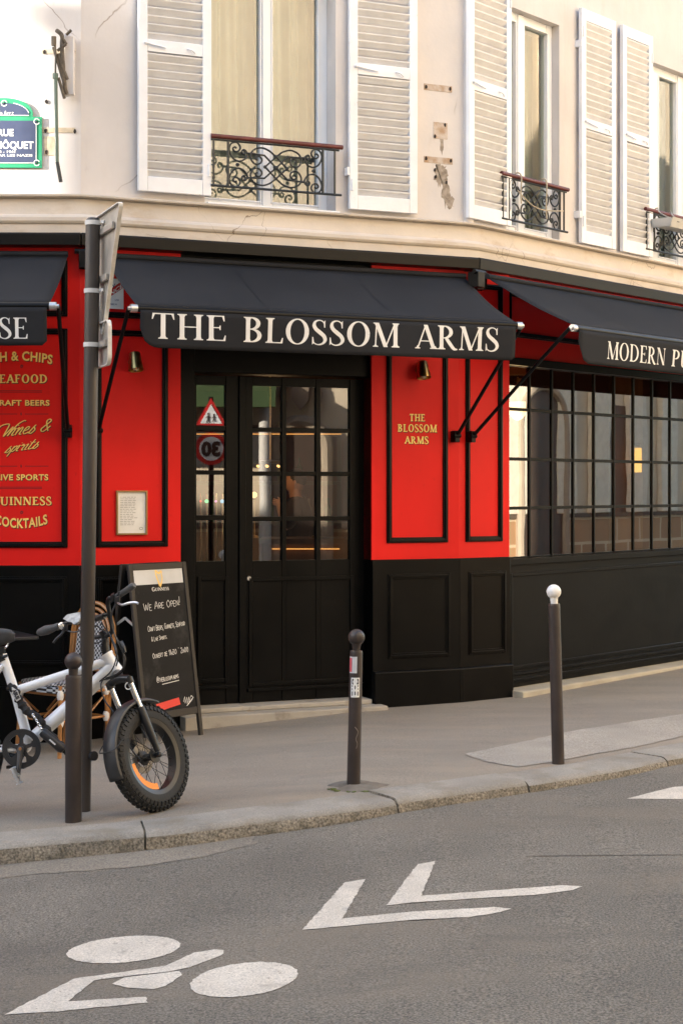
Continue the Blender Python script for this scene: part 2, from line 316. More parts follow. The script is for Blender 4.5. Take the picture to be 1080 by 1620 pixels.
# ------------------------------------------------------------------ lettering (flat painted shapes)
def rect(x0, y0, x1, y1): return [(x0, y0), (x1, y0), (x1, y1), (x0, y1)]
def rib(pts, ws, k=6, sm=True):
    v = [Vector((p[0], p[1], w_)) for p, w_ in zip(pts, ws if isinstance(ws, (list, tuple)) else [ws] * len(pts))]
    v = smooth_path(v, k) if sm else v
    L, Rr = [], []
    for i, p in enumerate(v):
        a = v[max(0, i - 1)]; b = v[min(len(v) - 1, i + 1)]; t = Vector((b.x - a.x, b.y - a.y)); t = t.normalized() if t.length > 1e-9 else Vector((1, 0))
        L.append((p.x - t.y * p.z / 2, p.y + t.x * p.z / 2)); Rr.append((p.x + t.y * p.z / 2, p.y - t.x * p.z / 2))
    return [[L[i], Rr[i], Rr[i + 1], L[i + 1]] for i in range(len(v) - 1)]
def serif_glyph(ch, T=.145, t=.042, sl=.075, sh=.034):
    """pieces of a roman capital, cap height 1; returns (pieces, advance)"""
    G = []
    def foot(x, y, w_, d=1, L=None):
        L = sl if L is None else L; h = w_ / 2
        G.append([(x - h - L, y), (x + h + L, y), (x + h + L, y + d * sh), (x + h + L * .3, y + d * (sh + .02)), (x + h, y + d * (sh + .09)), (x - h, y + d * (sh + .09)), (x - h - L * .3, y + d * (sh + .02)), (x - h - L, y + d * sh)])
    def stem(x, w_=None, b=True, tp=True):
        w_ = T if w_ is None else w_
        G.append(rect(x - w_ / 2, 0, x + w_ / 2, 1))
        if b: foot(x, 0, w_)
        if tp: foot(x, 1, w_, -1)
    def bowl(x, y0, y1, wd):
        n = 14; pts = []; ws = []; m = (y0 + y1) / 2; hh = (y1 - y0) / 2 - t / 2
        pts.append((x, y1 - t / 2)); ws.append(t)
        for i in range(n + 1):
            a = math.pi / 2 - math.pi * i / n
            pts.append((x + (wd - T * .5) * (.25 + .75 * math.cos(a)), m + hh * math.sin(a))); ws.append(t + (T * 1.02 - t) * max(0, math.cos(a)) ** 1.4)
        pts.append((x, y0 + t / 2)); ws.append(t)
        G.extend(rib(pts, ws, 1, False))
    def ring(x, wd, a0, a1, n=40):
        pts = []; ws = []
        for i in range(n + 1):
            a = a0 + (a1 - a0) * i / n
            pts.append((x + (wd / 2 - T / 2) * math.cos(a), .5 + (.52 - t / 2) * math.sin(a))); ws.append(t + (T * 1.08 - t) * abs(math.cos(a)) ** 1.5)
        G.extend(rib(pts, ws, 1, False))
    def arm(x, y, L, d, full=1):
        G.append(rect(x, y - t / 2, x + L, y + t / 2) if d == 0 else rect(x, y, x + L, y + d * t))
        if d: G.append([(x + L - t * .7, y), (x + L + .01, y), (x + L + .025, y + d * .22 * full), (x + L - .005, y + d * .22 * full), (x + L - .06, y + d * t)])
        else: G.append([(x + L - .03, y - .09), (x + L, y - .09), (x + L, y + .09), (x + L - .03, y + .09), (x + L - .055, y)])
    def diag(x0, y0, x1, y1, w_):
        k = w_ * math.hypot(x1 - x0, y1 - y0) / abs(y1 - y0) / 2
        G.append([(x0 - k, y0), (x0 + k, y0), (x1 + k, y1), (x1 - k, y1)])
    adv = .8
    if ch == 'T':
        G.append(rect(.04, 1 - t, .70, 1)); G.append(rect(.37 - T / 2, 0, .37 + T / 2, 1)); foot(.37, 0, T)
        for sgn, x in ((1, .04), (-1, .70)): G.append([(x, 1), (x + sgn * .03, 1), (x + sgn * .075, 1 - t), (x + sgn * .01, .76), (x - sgn * .02, .76)])
        adv = .76
    elif ch == 'H': stem(.18); stem(.70); G.append(rect(.18, .48, .70, .48 + t)); adv = .90
    elif ch == 'I': stem(.18); adv = .38
    elif ch in 'EF':
        stem(.18, tp=True, b=True); arm(.18, 1, .40, -1); arm(.18, .52, .30, 0)
        if ch == 'E': arm(.18, 0, .44, 1)
        adv = .70 if ch == 'E' else .66
    elif ch == 'L': stem(.18); arm(.18, 0, .43, 1); adv = .67
    elif ch == 'B': stem(.18); bowl(.18, .50, 1, .42); bowl(.18, 0, .54, .47); adv = .74
    elif ch == 'P': stem(.18); bowl(.18, .44, 1, .45); adv = .68
    elif ch == 'R':
        stem(.18); bowl(.18, .46, 1, .44); G.extend(rib([(.36, .48), (.50, .26), (.66, .04), (.80, .015)], [T * .85, T * .95, T * .85, t], 6)); adv = .82
    elif ch == 'D': stem(.18); bowl(.18, 0, 1, .64); adv = .90
    elif ch == 'O': ring(.44, .80, 0, 2 * math.pi); adv = .90
    elif ch == 'Q': ring(.44, .80, 0, 2 * math.pi); G.extend(rib([(.44, .1), (.62, -.1), (.85, -.16)], [t, T * .7, t])); adv = .9
    elif ch in 'CG':
        ring(.44, .78, R(42), R(318)); G.append([(.70, .70), (.735, .70), (.735, 1.0), (.70, .93), (.62, .9)])
        if ch == 'G': G.append(rect(.64, .06, .64 + T, .42)); foot(.64 + T / 2, .42, T, -1, .06); adv = .86
        else: adv = .80
    elif ch == 'S':
        G.extend(rib([(.47, .78), (.42, .93), (.28, .995), (.14, .93), (.10, .78), (.17, .63), (.31, .50), (.45, .36), (.50, .20), (.42, .06), (.26, .005), (.11, .07), (.06, .24)],
                     [t * .6, t, t * 1.1, T * .55, T * .85, T * .98, T * 1.05, T * .98, T * .85, T * .55, t * 1.1, t, t * .6], 5))
        G.append([(.455, .70), (.49, .70), (.49, 1.0), (.46, .97), (.43, .90)]); G.append([(.04, .0), (.07, .03), (.11, .09), (.075, .31), (.04, .31)]); adv = .60
    elif ch == 'A':
        diag(.10, 0, .41, 1, t * 1.2); diag(.72, 0, .40, 1, T); G.append(rect(.20, .30, .62, .30 + t)); foot(.10, 0, t); foot(.72, 0, T); adv = .82
    elif ch == 'M':
        diag(.13, 0, .17, 1, t * 1.1); diag(.50, 0, .18, 1, T); diag(.50, 0, .84, 1, t * 1.1); G.append(rect(.86 - T / 2, 0, .86 + T / 2, 1))
        foot(.13, 0, t); foot(.86, 0, T); foot(.15, 1, t, -1); foot(.87, 1, T, -1, .05); adv = 1.04
    elif ch == 'N':
        G.append(rect(.15 - t / 2, 0, .15 + t / 2, 1)); G.append(rect(.74 - t / 2, 0, .74 + t / 2, 1)); diag(.72, 0, .17, 1, T); foot(.15, 0, t); foot(.13, 1, t, -1); foot(.74, 1, t, -1); adv = .90
    elif ch == 'U':
        G.append(rect(.18 - T / 2, .3, .18 + T / 2, 1)); G.append(rect(.70 - t / 2, .3, .70 + t / 2, 1)); foot(.18, 1, T, -1); foot(.70, 1, t, -1)
        G.extend(rib([(.18, .32), (.20, .14), (.30, .03), (.45, .0), (.60, .05), (.68, .16), (.70, .32)], [T, T * .9, T * .6, t * 1.1, t, t, t], 5)); adv = .88
    elif ch == 'K':
        stem(.18); diag(.25, .45, .66, 1, t); diag(.74, 0, .36, .58, T); foot(.74, 0, T); foot(.66, 1, t, -1); adv = .82
    elif ch == '&': G.extend(rib([(.8, .5), (.55, .1), (.25, 0), (.1, .2), (.3, .5), (.5, .75), (.4, .98), (.25, .85), (.4, .5), (.8, 0)], t * 1.6)); adv = .9
    elif ch == ' ': adv = .42
    return G, adv
def serif_text(txt, track=.0, **k):
    out = []; x = 0
    for i, ch in enumerate(txt):
        g, a = serif_glyph(ch, **k)
        out += [[(p[0] + x, p[1]) for p in q] for q in g]; x += a + track
    return out, x
ST = {'A': [[(0, 0), (.3, 1), (.6, 0)], [(.12, .38), (.5, .38)]], 'B': [[(0, 0), (0, 1), (.4, .9), (.4, .6), (0, .52), (.5, .42), (.5, .1), (0, 0)]], 'C': [[(.55, .85), (.25, 1), (0, .5), (.2, 0), (.55, .12)]],
      'D': [[(0, 0), (0, 1), (.45, .8), (.5, .3), (0, 0)]], 'E': [[(.45, 1), (0, 1), (0, 0), (.48, 0)], [(0, .52), (.38, .52)]], 'F': [[(.45, 1), (0, 1), (0, 0)], [(0, .52), (.36, .52)]],
      'G': [[(.55, .85), (.25, 1), (0, .5), (.2, 0), (.52, .1), (.52, .45), (.3, .45)]], 'H': [[(0, 0), (0, 1)], [(.5, 0), (.5, 1)], [(0, .5), (.5, .5)]], 'I': [[(.1, 0), (.1, 1)]],
      'L': [[(0, 1), (0, 0), (.45, .03)]], 'M': [[(0, 0), (.1, 1), (.35, .3), (.6, 1), (.7, 0)]], 'N': [[(0, 0), (0, 1), (.5, 0), (.5, 1)]], 'O': [[(.3, 1), (0, .55), (.25, 0), (.58, .45), (.3, 1)]],
      'P': [[(0, 0), (0, 1), (.45, .9), (.42, .55), (0, .48)]], 'R': [[(0, 0), (0, 1), (.45, .9), (.4, .55), (0, .48), (.5, 0)]], 'S': [[(.45, .9), (.2, 1), (.02, .75), (.45, .3), (.25, 0), (0, .1)]],
      'T': [[(0, 1), (.55, 1)], [(.28, 1), (.28, 0)]], 'U': [[(0, 1), (.05, .1), (.3, 0), (.5, .2), (.5, 1)]], 'V': [[(0, 1), (.28, 0), (.55, 1)]], 'W': [[(0, 1), (.2, 0), (.4, .8), (.6, 0), (.82, 1)]],
      '0': [[(.28, 1), (.02, .5), (.25, 0), (.5, .5), (.28, 1)]], '1': [[(.0, .75), (.2, 1), (.2, 0)]], '2': [[(0, .8), (.25, 1), (.45, .75), (0, 0), (.5, .02)]], '3': [[(0, .9), (.3, 1), (.4, .75), (.15, .52), (.45, .3), (.25, 0), (0, .1)]],
      '!': [[(.1, 1.15), (.08, .3)], [(.07, .08), (.09, 0)]], ',': [[(.1, .08), (0, -.3)]], '.': [[(.05, .06), (.1, 0)]], '&': [[(.5, .4), (.2, 0), (0, .25), (.35, .8), (.2, 1), (.1, .8), (.5, 0)]], '`': [[(.1, 1.2), (.25, 1.1)]],
      '@': [[(.55, .6), (.4, .75), (.25, .5), (.4, .3), (.6, .7), (.55, .35), (.75, .3), (.8, .7), (.4, 1.05), (0, .5), (.3, -.05), (.7, .05)]],
      'w': [[(0, .6), (.12, 0), (.28, .5), (.42, 0), (.58, .6)]], 'i': [[(0, .5), (.12, .58), (.06, .06), (.2, .02)], [(.16, .8), (.17, .84)]], 'n': [[(0, .5), (.1, .58), (.06, 0)], [(.06, .2), (.25, .58), (.34, .5), (.3, .06), (.44, .02)]],
      'e': [[(.02, .25), (.25, .36), (.26, .55), (.12, .55), (.02, .25), (.15, 0), (.38, .12)]], 's': [[(-.02, .0), (.2, .64), (.17, .5), (.31, .24), (.18, -.02), (.03, .05), (.06, .12)]], 'p': [[(.12, .6), (.0, -.45)], [(.1, .35), (.26, .6), (.36, .35), (.2, .02), (.06, .1)]],
      'r': [[(0, .5), (.14, .66), (.12, .5), (.26, .52), (.2, .06), (.34, .03)]], 't': [[(.2, 1.0), (.08, .1), (.2, 0), (.3, .06)], [(0, .66), (.34, .7)]],
      'q': [[(-.5, .55), (-.42, .95), (-.05, 1.05), (.1, .9), (.1, .2), (.12, 0)], [(.12, 0), (.42, .75), (.36, .0)], [(.36, 0), (.62, .85), (.9, 1.15), (1.05, 1.12)]]}
def stroke_text(txt, w_=.07, track=.18, jit=.0, slant=0, k=4, small=.72):
    out = []; x = 0
    for ch in txt:
        if ch == ' ': x += .38; continue
        sc = 1
        key = ch
        if ch.islower() and small: key = ch.upper(); sc = small
        y0 = random.uniform(-jit, jit); mx = 0
        for pl in ST.get(key, []):
            pts = [((p[0] * sc), p[1] * sc + y0) for p in pl]; mx = max(mx, max(p[0] for p in pts))
            out += rib([(p[0] + x + slant * p[1], p[1]) for p in pts], w_, k)
        if ch == 'q': mx = .52
        x += mx + track * sc
    return out, x
def lay(mb, pieces, fn, layer=.00012):
    """place flat pieces: fn(x, y, lift) -> point; every piece a hair prouder than the one before so none share a plane"""
    for i, q in enumerate(pieces): mb.poly([fn(p[0], p[1], layer * (i % 9)) for p in q])
    return mb
def sans_mesh(txt, size=1.0, bold=.0, align='CENTER', spacing=1.0):
    cu = bpy.data.curves.new('text', 'FONT'); cu.body = txt; cu.size = size; cu.offset = bold; cu.align_x = align; cu.space_character = spacing
    cu.resolution_u = 3
    o = bpy.data.objects.new('text', cu); COL.objects.link(o)
    dg = bpy.context.evaluated_depsgraph_get(); me = bpy.data.meshes.new_from_object(o.evaluated_get(dg))
    v = [(q.co.x, q.co.y) for q in me.vertices]; f = [tuple(p.vertices) for p in me.polygons]
    bpy.data.objects.remove(o); bpy.data.curves.remove(cu); bpy.data.meshes.remove(me)
    return v, f
def lay_sans(mb, vf, fn, lift=0):
    mb.add([fn(x, y, lift) for x, y in vf[0]], vf[1]); return mb
# ------------------------------------------------------------------ ground
def h(x):                                    # pavement height
    return -.165 + .02 * max(x + 3, -10) if x < -3 else (.055 * x if x < 0 else .012 * min(x, 14))
def zr(x):                                   # road height
    return -.355 + .01 * max(x + 4, -12) if x < -4 else (-.065 + .0675 * (x - .3) if x < .3 else -.065 + .021 * min(x - .3, 14))
def hit(u, v, fn):
    Y = 8.0
    for _ in range(60): Y = (EYE - fn((u - 540) / F * Y)) / ((v - VH) / F)
    return Vector(((u - 540) / F * Y, Y))
kp = [hit(u, v, zr) for u, v in ((0, 1369), (110, 1358), (230, 1346), (320, 1335), (400, 1323), (540, 1303), (630, 1286), (780, 1263), (870, 1249), (980, 1230), (1080, 1208))]
d0 = (kp[0] - kp[2]).normalized(); d1 = (kp[-1] - kp[-3]).normalized()
kp = [kp[0] + d0 * 30, kp[0] + d0 * 8, kp[0] + d0 * 2] + kp + [kp[-1] + d1 * 2, kp[-1] + d1 * 8, kp[-1] + d1 * 40]
kcurve = [Vector((q.x, q.y)) for q in smooth_path([Vector((q.x, q.y, 0)) for q in kp[2:-2]], 8)]
kcurve = kp[:2] + kcurve + kp[-2:]
def along(pts, step):
    out = [pts[0]]
    for a, b in zip(pts, pts[1:]):
        L = (b - a).length; n = max(1, int(L / step))
        out += [a + (b - a) * (i / n) for i in range(1, n + 1)]
    return out
kfine = along(kcurve, .12)
def knorm(i):
    t = (kfine[min(i + 1, len(kfine) - 1)] - kfine[max(i - 1, 0)]).normalized(); return Vector((-t.y, t.x))   # away from the road
road = MB(); xs = [-60, -30, -16, -8, -6, -5] + [-4 + .25 * i for i in range(41)] + [8, 10, 14, 20, 40, 90]; ys = [-60, -20, -10, -5, 0, 3, 5, 7, 9, 11, 15, 25, 60, 120]
road.grid(lambda a, b: (xs[round(a * (len(xs) - 1))], ys[round(b * (len(ys) - 1))], zr(xs[round(a * (len(xs) - 1))])), len(xs) - 1, len(ys) - 1)
struct('road', road, asphalt, loc=(0, 0, 0))
KW = .30
sw = MB(); rows_ = [0, .05, .15, .3, .6, 1]
inner = [kfine[i] + knorm(i) * (KW - .02) for i in range(len(kfine))]
def swp(a, b):
    i = round(a * (len(inner) - 1)); q = inner[i]; t = rows_[round(b * 5)]
    far = Vector((q.x, max(q.y + 1, 40))); p = q.lerp(far, t); return (p.x, p.y, h(p.x))
sw.grid(swp, len(inner) - 1, 5); struct('pavement', sw, pave, loc=(0, 0, 0))
kb = MB(); ub = MB(); L = 0; ends = []; nextj = 0
jts = [hit(u, v, zr).x for u, v in ((231, 1346), (631, 1286), (842, 1254))]
cut = []; last = -99
for i, q in enumerate(kfine[:-1]):
    if q.x < -12 or q.x > 9: continue
    isj = any((q.x - j) * (kfine[i + 1].x - j) <= 0 for j in jts)
    if isj or (L - last > 1.15 and all(abs(q.x - j) > .8 for j in jts)): cut.append(i); last = L
    L += (kfine[i + 1] - q).length
for a, b in zip(cut, cut[1:]):
    jz = random.uniform(-.006, .006); jo = random.uniform(-.006, .006)
    secs = []
    for i in range(a, b + 1):
        q = kfine[i].copy(); n = knorm(i)
        if i == a: q = q + (kfine[i + 1] - q).normalized() * .006
        if i == b: q = q + (kfine[i - 1] - q).normalized() * .006
        zt = h(q.x) + .003 + jz; zb = zr(q.x); hgt = zt - zb; e = random.uniform(-.003, .003)
        prof = [(-.005 + jo, zb - .06), (jo + e, zb), (jo + .012 + e, zt - min(.03, hgt * .4)), (jo + .035, zt - .006), (jo + .06, zt), (KW, zt + .001), (KW, zt - .1)]
        secs.append([(q.x + n.x * o, q.y + n.y * o, z) for o, z in prof])
    m = len(secs[0]); kb.add([p for s_ in secs for p in s_], [(i * m + k, (i + 1) * m + k, (i + 1) * m + k + 1, i * m + k + 1) for i in range(len(secs) - 1) for k in range(m - 1)]
           + [tuple(range(m)), tuple((len(secs) - 1) * m + k for k in range(m))[::-1]])
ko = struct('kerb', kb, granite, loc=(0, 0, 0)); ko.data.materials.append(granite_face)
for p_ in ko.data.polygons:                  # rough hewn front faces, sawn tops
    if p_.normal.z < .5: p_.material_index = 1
jm = MB()
for a, b in ((cut[0], cut[-1]),):
    secs = []
    for i in range(a, b + 1):
        q = kfine[i]; n = knorm(i); zt = h(q.x) - .012; zb = zr(q.x)
        secs.append([(q.x + n.x * o, q.y + n.y * o, z) for o, z in ((.012, zb - .05), (.03, zt - .02), (.05, zt), (KW - .01, zt))])
    jm.add([p for s_ in secs for p in s_], [(i * 4 + k, (i + 1) * 4 + k, (i + 1) * 4 + k + 1, i * 4 + k + 1) for i in range(len(secs) - 1) for k in range(3)])
struct('kerb_joints', jm, M('mortar', (.17, .15, .11), .95, bump=.3), loc=(0, 0, 0))
# flat patches: outlines measured on the ground
def sheet(name, px, fn, lift, mat, sub=.25, jag=0):
    pts = [hit(u, v, fn) for u, v in px]; pts = along(pts + [pts[0]], sub)[:-1]
    if jag: pts = [q + Vector((random.uniform(-jag, jag), random.uniform(-jag, jag))) for q in pts]
    m = MB(); m.poly([(q.x, q.y, fn(q.x) + lift) for q in pts]); return m
def draped(px, fn, lift, mat=None, jag=0, sub=.05):
    """a patch cut into strips so that it follows the ground"""
    me = sheet('x', px, fn, lift, mat, sub, jag)
    bm = bmesh.new(); vs = [bm.verts.new(q) for q in me.v]; bm.faces.new(vs); bmesh.ops.triangulate(bm, faces=bm.faces)
    x0 = min(q.x for q in me.v); x1 = max(q.x for q in me.v); x = x0 + .25
    cuts = [-4, .3, -3, 0] + [x0 + .3 * i for i in range(1, int((x1 - x0) / .3) + 1)]
    for c in cuts: bmesh.ops.bisect_plane(bm, geom=bm.verts[:] + bm.edges[:] + bm.faces[:], plane_co=(c, 0, 0), plane_no=(1, 0, 0))
    m = MB(); bm.verts.index_update(); m.add([(q.co.x, q.co.y, fn(q.co.x) + lift) for q in bm.verts], [[q.index for q in f.verts] for f in bm.faces]); bm.free(); return m
struct('gutter', draped([(-60, 1371), (0, 1366), (230, 1343), (400, 1321), (410, 1336), (330, 1354), (230, 1369), (90, 1382), (0, 1389), (-60, 1393)], zr, .0022, jag=.022), gutter_m, loc=(0, 0, 0))
struct('pavement_strip', draped([(733, 1194), (790, 1182), (905, 1157), (1000, 1142), (1100, 1127), (1100, 1161), (1000, 1183), (925, 1196), (880, 1205), (817, 1214), (770, 1206)], h, .004, jag=.008), pale, loc=(0, 0, 0))
struct('road_seam', draped([(830, 1354.6), (900, 1353.4), (960, 1353), (1100, 1352), (1100, 1353), (960, 1354), (900, 1354.4), (830, 1355.2)], zr, .0022, jag=.004), M('tar', (.095, .085, .07), .7), loc=(0, 0, 0))
def marking(polys, label, name='road_marking', group=None):
    m = MB()
    for p in polys:
        d = draped(p, zr, .0026, jag=.0035, sub=.022); m.add(d.v, d.f)
    return tag(m.build(name, mark_m), label, 'road marking', group)
def ell(cx, cy, a, b, rot, n=96):
    c, s_ = math.cos(rot), math.sin(rot)
    return [(cx + a * math.cos(t) * c - b * math.sin(t) * s_, cy + a * math.cos(t) * s_ + b * math.sin(t) * c) for t in [2 * math.pi * k / n for k in range(n)]]
marking([ell(196, 1503, 90, 20.5, R(-5)), ell(386, 1550.5, 86, 26, R(-7)),
         [(8, 1606), (118, 1549), (262, 1529), (308, 1508), (338, 1503), (355, 1504), (352, 1512), (300, 1531), (268, 1538), (182, 1547), (150, 1552), (108, 1585), (232, 1578), (233, 1587), (92, 1601)],
         [(178, 1557), (196, 1547.5), (284, 1537), (288, 1544), (262, 1561), (243, 1566), (205, 1564)]],
        'white painted cyclist symbol on the asphalt, nearest road marking')
CHV = 'white chevrons pointing left along the road'
marking([[(478, 1472), (545, 1397), (578, 1391.5), (541, 1454), (780, 1436), (808, 1438), (792, 1444), (740, 1452)]], 'white painted chevron with its tip at the left, nearer the cyclist symbol', group=CHV)
marking([[(611, 1433), (660, 1368), (688, 1363), (666, 1418), (890, 1401), (920, 1403), (905, 1409), (850, 1416)]], 'white painted chevron farther from the cyclist symbol', group=CHV)
marking([[(991, 1264), (1062, 1246), (1120, 1240), (1120, 1266), (1080, 1265)]], 'pointed end of a white road stripe at the right edge')
# ------------------------------------------------------------------ building lines
B = Face(-.429, 12.4, R(23.5))
sAB = B.s(127); qA = B.pt(sAB, 0)
A = Face(qA.x, qA.y, R(1))
s1 = B.s(725); q1 = B.pt(s1, 0); D = Face(q1.x, q1.y, R(34)); sD = D.s(805); q2 = D.pt(sD, 0)
Cc = Face(q2.x, q2.y, R(49.5))
ZB, ZL, ZT = 1.145, 3.785, 3.43              # black/red boundary, ledge, fascia bottom
bld = thing('corner_building', 'corner building with red and black pub front below and cream plaster above', 'building', (0, 12.4, 0))
UPo, UCo = -.02, -.114                        # upper walls stand a little behind the shop front
sBC = B.s(735, UPo)
qBC = B.pt(sBC, 0, UPo); Cu = Face(qBC.x, qBC.y, R(49.5)); Cu.O = Cu.O - Cu.n * 0   # upper wall line of the right street, s=0 at the corner
def frame(mb, fc, a, b, z0, z1, w_, o0, o1):
    mb.box(fc, a, a + w_, z0, z1, o0, o1); mb.box(fc, b - w_, b, z0, z1, o0, o1)
    mb.box(fc, a + w_, b - w_, z0, z0 + w_, o0, o1); mb.box(fc, a + w_, b - w_, z1 - w_, z1, o0, o1)
def moulding(name, fc, a, b, z0, z1, w_=.043, mat=None, oo=.0):
    m = MB(); frame(m, fc, a, b, z0, z1, w_, oo - .01, oo + .014); frame(m, fc, a + .010, b - .010, z0 + .010, z1 - .010, w_ - .022, oo + .010, oo + .027)
    return m.build(name, mat or blackm, bld, bevel=.004)
def lattice(mb, fc, a, b, z0, z1, cols, rows, o0, o1, bar=None):
    xs_ = [a] + [q for c in cols for q in c] + [b]
    for i in range(0, len(xs_), 2):
        if xs_[i + 1] > xs_[i]: mb.box(fc, xs_[i], xs_[i + 1], z0, z1, o0, o1)
    zs_ = [z0] + [q for c in rows for q in c] + [z1]
    for c in cols:
        for i in range(0, len(zs_), 2):
            if zs_[i + 1] > zs_[i]: mb.box(fc, c[0], c[1], zs_[i], zs_[i + 1], o0 + .002, o1 - .003)
def panes(fc, cols, rows, o):
    m = MB()
    for c in cols:
        for r_ in rows:
            m.poly([fc.pt(c[0] - .005, r_[0] - .005, o), fc.pt(c[1] + .005, r_[0] - .005, o), fc.pt(c[1] + .005, r_[1] + .005, o), fc.pt(c[0] - .005, r_[1] + .005, o)])
    return m
# ------------------------------------------------------------------ upper walls
ZW = 13.5; HEAD = 5.66
wB0, wB1 = B.s(324, UPo), B.s(531, UPo)
wC0, wC1 = Cu.s(800), Cu.s(884)
wD0, wD1 = Cu.s(1026), Cu.s(1026) + (wC1 - wC0)
m = MB()
m.box(A, -14, .004, ZL, ZW, -.36, UPo)
m.build('wall_left_face', plaster, bld).name = 'upper_wall'
m = MB()
m.box(B, 0 + sAB + .004, wB0, ZL + .001, ZW - .003, -.36, UPo); m.box(B, wB0, wB1, HEAD, ZW - .003, -.36, UPo); m.box(B, wB1, sBC, ZL + .001, ZW - .003, -.36, UPo)
m.build('upper_wall', plaster, bld)
m = MB()
m.box(Cu, 0, wC0, ZL + .002, ZW - .006, -.34, 0); m.box(Cu, wC0, wC1, HEAD, ZW - .006, -.34, 0); m.box(Cu, wC1, wD0, ZL + .002, ZW - .006, -.34, 0)
m.box(Cu, wD0, wD1, HEAD, ZW - .006, -.34, 0); m.box(Cu, wD1, 16, ZL + .002, ZW - .006, -.34, 0)
m.build('upper_wall', plaster, bld)
m = MB(); m.tube([(qBC.x + .02, qBC.y + .035, ZL), (qBC.x + .02, qBC.y + .035, ZW - .01)], .05, 24); m.build('rounded_corner', plaster, bld)
# swept bands (ledge, frieze, fascia)
def sweep(name, lines, prof, mat, bevel=0, jag=0):
    """lines: list of (Face, offset); profile [(o, z)] closed; mitred at the corners"""
    def isect(f1, o1, f2, o2):
        p = f1.O + f1.n * o1; q = f2.O + f2.n * o2; det = f1.d.x * -f2.d.y + f2.d.x * f1.d.y
        t = ((q.x - p.x) * -f2.d.y + f2.d.x * (q.y - p.y)) / det; return p + f1.d * t
    secs = []
    for o, z in prof:
        row = [lines[0][0].pt(-14, z, lines[0][1] + o)]
        for (f1, a), (f2, b) in zip(lines, lines[1:]):
            q = isect(f1, a + o, f2, b + o); row.append(Vector((q.x, q.y, z)))
        row.append(lines[-1][0].pt(16, z, lines[-1][1] + o)); secs.append(row)
    m = MB(); n = len(prof); k = len(secs[0])
    m.add([secs[j][i] for i in range(k) for j in range(n)], [(i * n + j, (i + 1) * n + j, (i + 1) * n + (j + 1) % n, i * n + (j + 1) % n) for i in range(k - 1) for j in range(n)]
          + [tuple(range(n)), tuple((k - 1) * n + j for j in range(n))[::-1]])
    return m.build(name, mat, bld, bevel=bevel, ang=25)
Dm = Face(qBC.x, qBC.y, R(36.5)); Dm.O = Dm.O + Dm.n * -.012       # softens the corner of the ledge
ul = [(A, UPo), (B, UPo), (Dm, 0), (Cu, 0)]
sweep('ledge', ul, [(-.1, 3.765), (.105, 3.768), (.118, 3.774), (.118, 3.785), (.105, 3.792), (-.1, 3.80)], M('ledge_stone', (.50, .43, .35), .85, var=.12, vs=4, bump=.2, bs=40))
sweep('cornice', ul, [(-.1, 3.764), (.072, 3.764), (.075, 3.665), (.082, 3.650), (.105, 3.640), (.118, 3.625), (.118, 3.600), (.108, 3.585), (.095, 3.578), (.095, 3.512), (-.1, 3.512)], cornice_m)
fl = [(A, .0), (B, .0)]
m = MB(); n_ = 6
fas = [(-.05, 3.42), (.125, 3.422), (.13, 3.50), (.115, 3.512), (-.05, 3.511)]
Fend = B.s(762, .12)
def band(name, fc, a, b, prof, mat, bevel=.004):
    m = MB(); p = [fc.pt(a, z, o) for o, z in prof]; m.prism(p, fc.pt(b, 0, 0) - fc.pt(a, 0, 0)); return m.build(name, mat, bld, bevel=bevel)
band('fascia', A, -14, .02, fas, fascia_m)
band('fascia', B, sAB - .02, Fend, fas, fascia_m)
band('fascia', Cc, -.45, 14, [(-.2, 3.415), (.035, 3.418), (.04, 3.50), (.025, 3.513), (-.2, 3.512)], fascia_m)
# ------------------------------------------------------------------ shop front walls
s286, s588 = B.s(286), B.s(588)
LOW = -.3
for fc, a, b in ((A, -14, -.001), (B, sAB, s286), (B, s588, s1), (D, 0, sD)):
    MB().box(fc, a, b, ZB, 3.511, -.28, 0).build('red_wall', red, bld)
    MB().box(fc, a, b, LOW, ZB - .001, -.28, .016).build('wainscot', black, bld, bevel=.003)
MB().box(Cc, -.02, 14, 2.765, 3.511, -.3, -.04).build('red_wall', red, bld)
for fc, a, b, z1 in ((A, -14, .02, .28), (B, sAB - .012, s286, .28), (B, s588 + .004, s1 + .022, .285), (D, -.022, sD + .003, .285)):
    band('plinth', fc, a, b, [(-.1, LOW), (.05, LOW), (.05, z1 - .012), (.038, z1), (-.1, z1)], black, .004)
# red panels: lower frame, small frame above
def zf(fc, u, v): return fc.z(u, v)
zp0, zp1 = B.z(155, 866), B.z(260, 525); zt0, zt1 = B.z(180, 503), 3.33
for fc, a, b in ((A, -.95, A.s(107.5)), (B, B.s(151.5), B.s(265.5)), (B, B.s(611), B.s(707.5)), (D, D.s(735.5), D.s(793.5))):
    moulding('panel_moulding', fc, a, b, zp0, zp1); moulding('panel_moulding', fc, a, b, zt0, zt1)
for fc, a, b, z0, z1 in ((A, -.95, A.s(107), A.z(60, 1054), A.z(60, 912)), (B, B.s(152), B.s(262), B.z(200, 1052), B.z(200, 912)), (B, B.s(611.5), B.s(710.5), B.z(660, 1040), B.z(660, 907)), (D, D.s(738.5), D.s(797.5), D.z(770, 1034), D.z(770, 903))):
    m = MB(); frame(m, fc, a, b, z0, z1, .042, .01, .024); frame(m, fc, a + .012, b - .012, z0 + .012, z1 - .012, .016, .02, .034); m.build('panel_moulding', black, bld, bevel=.003)
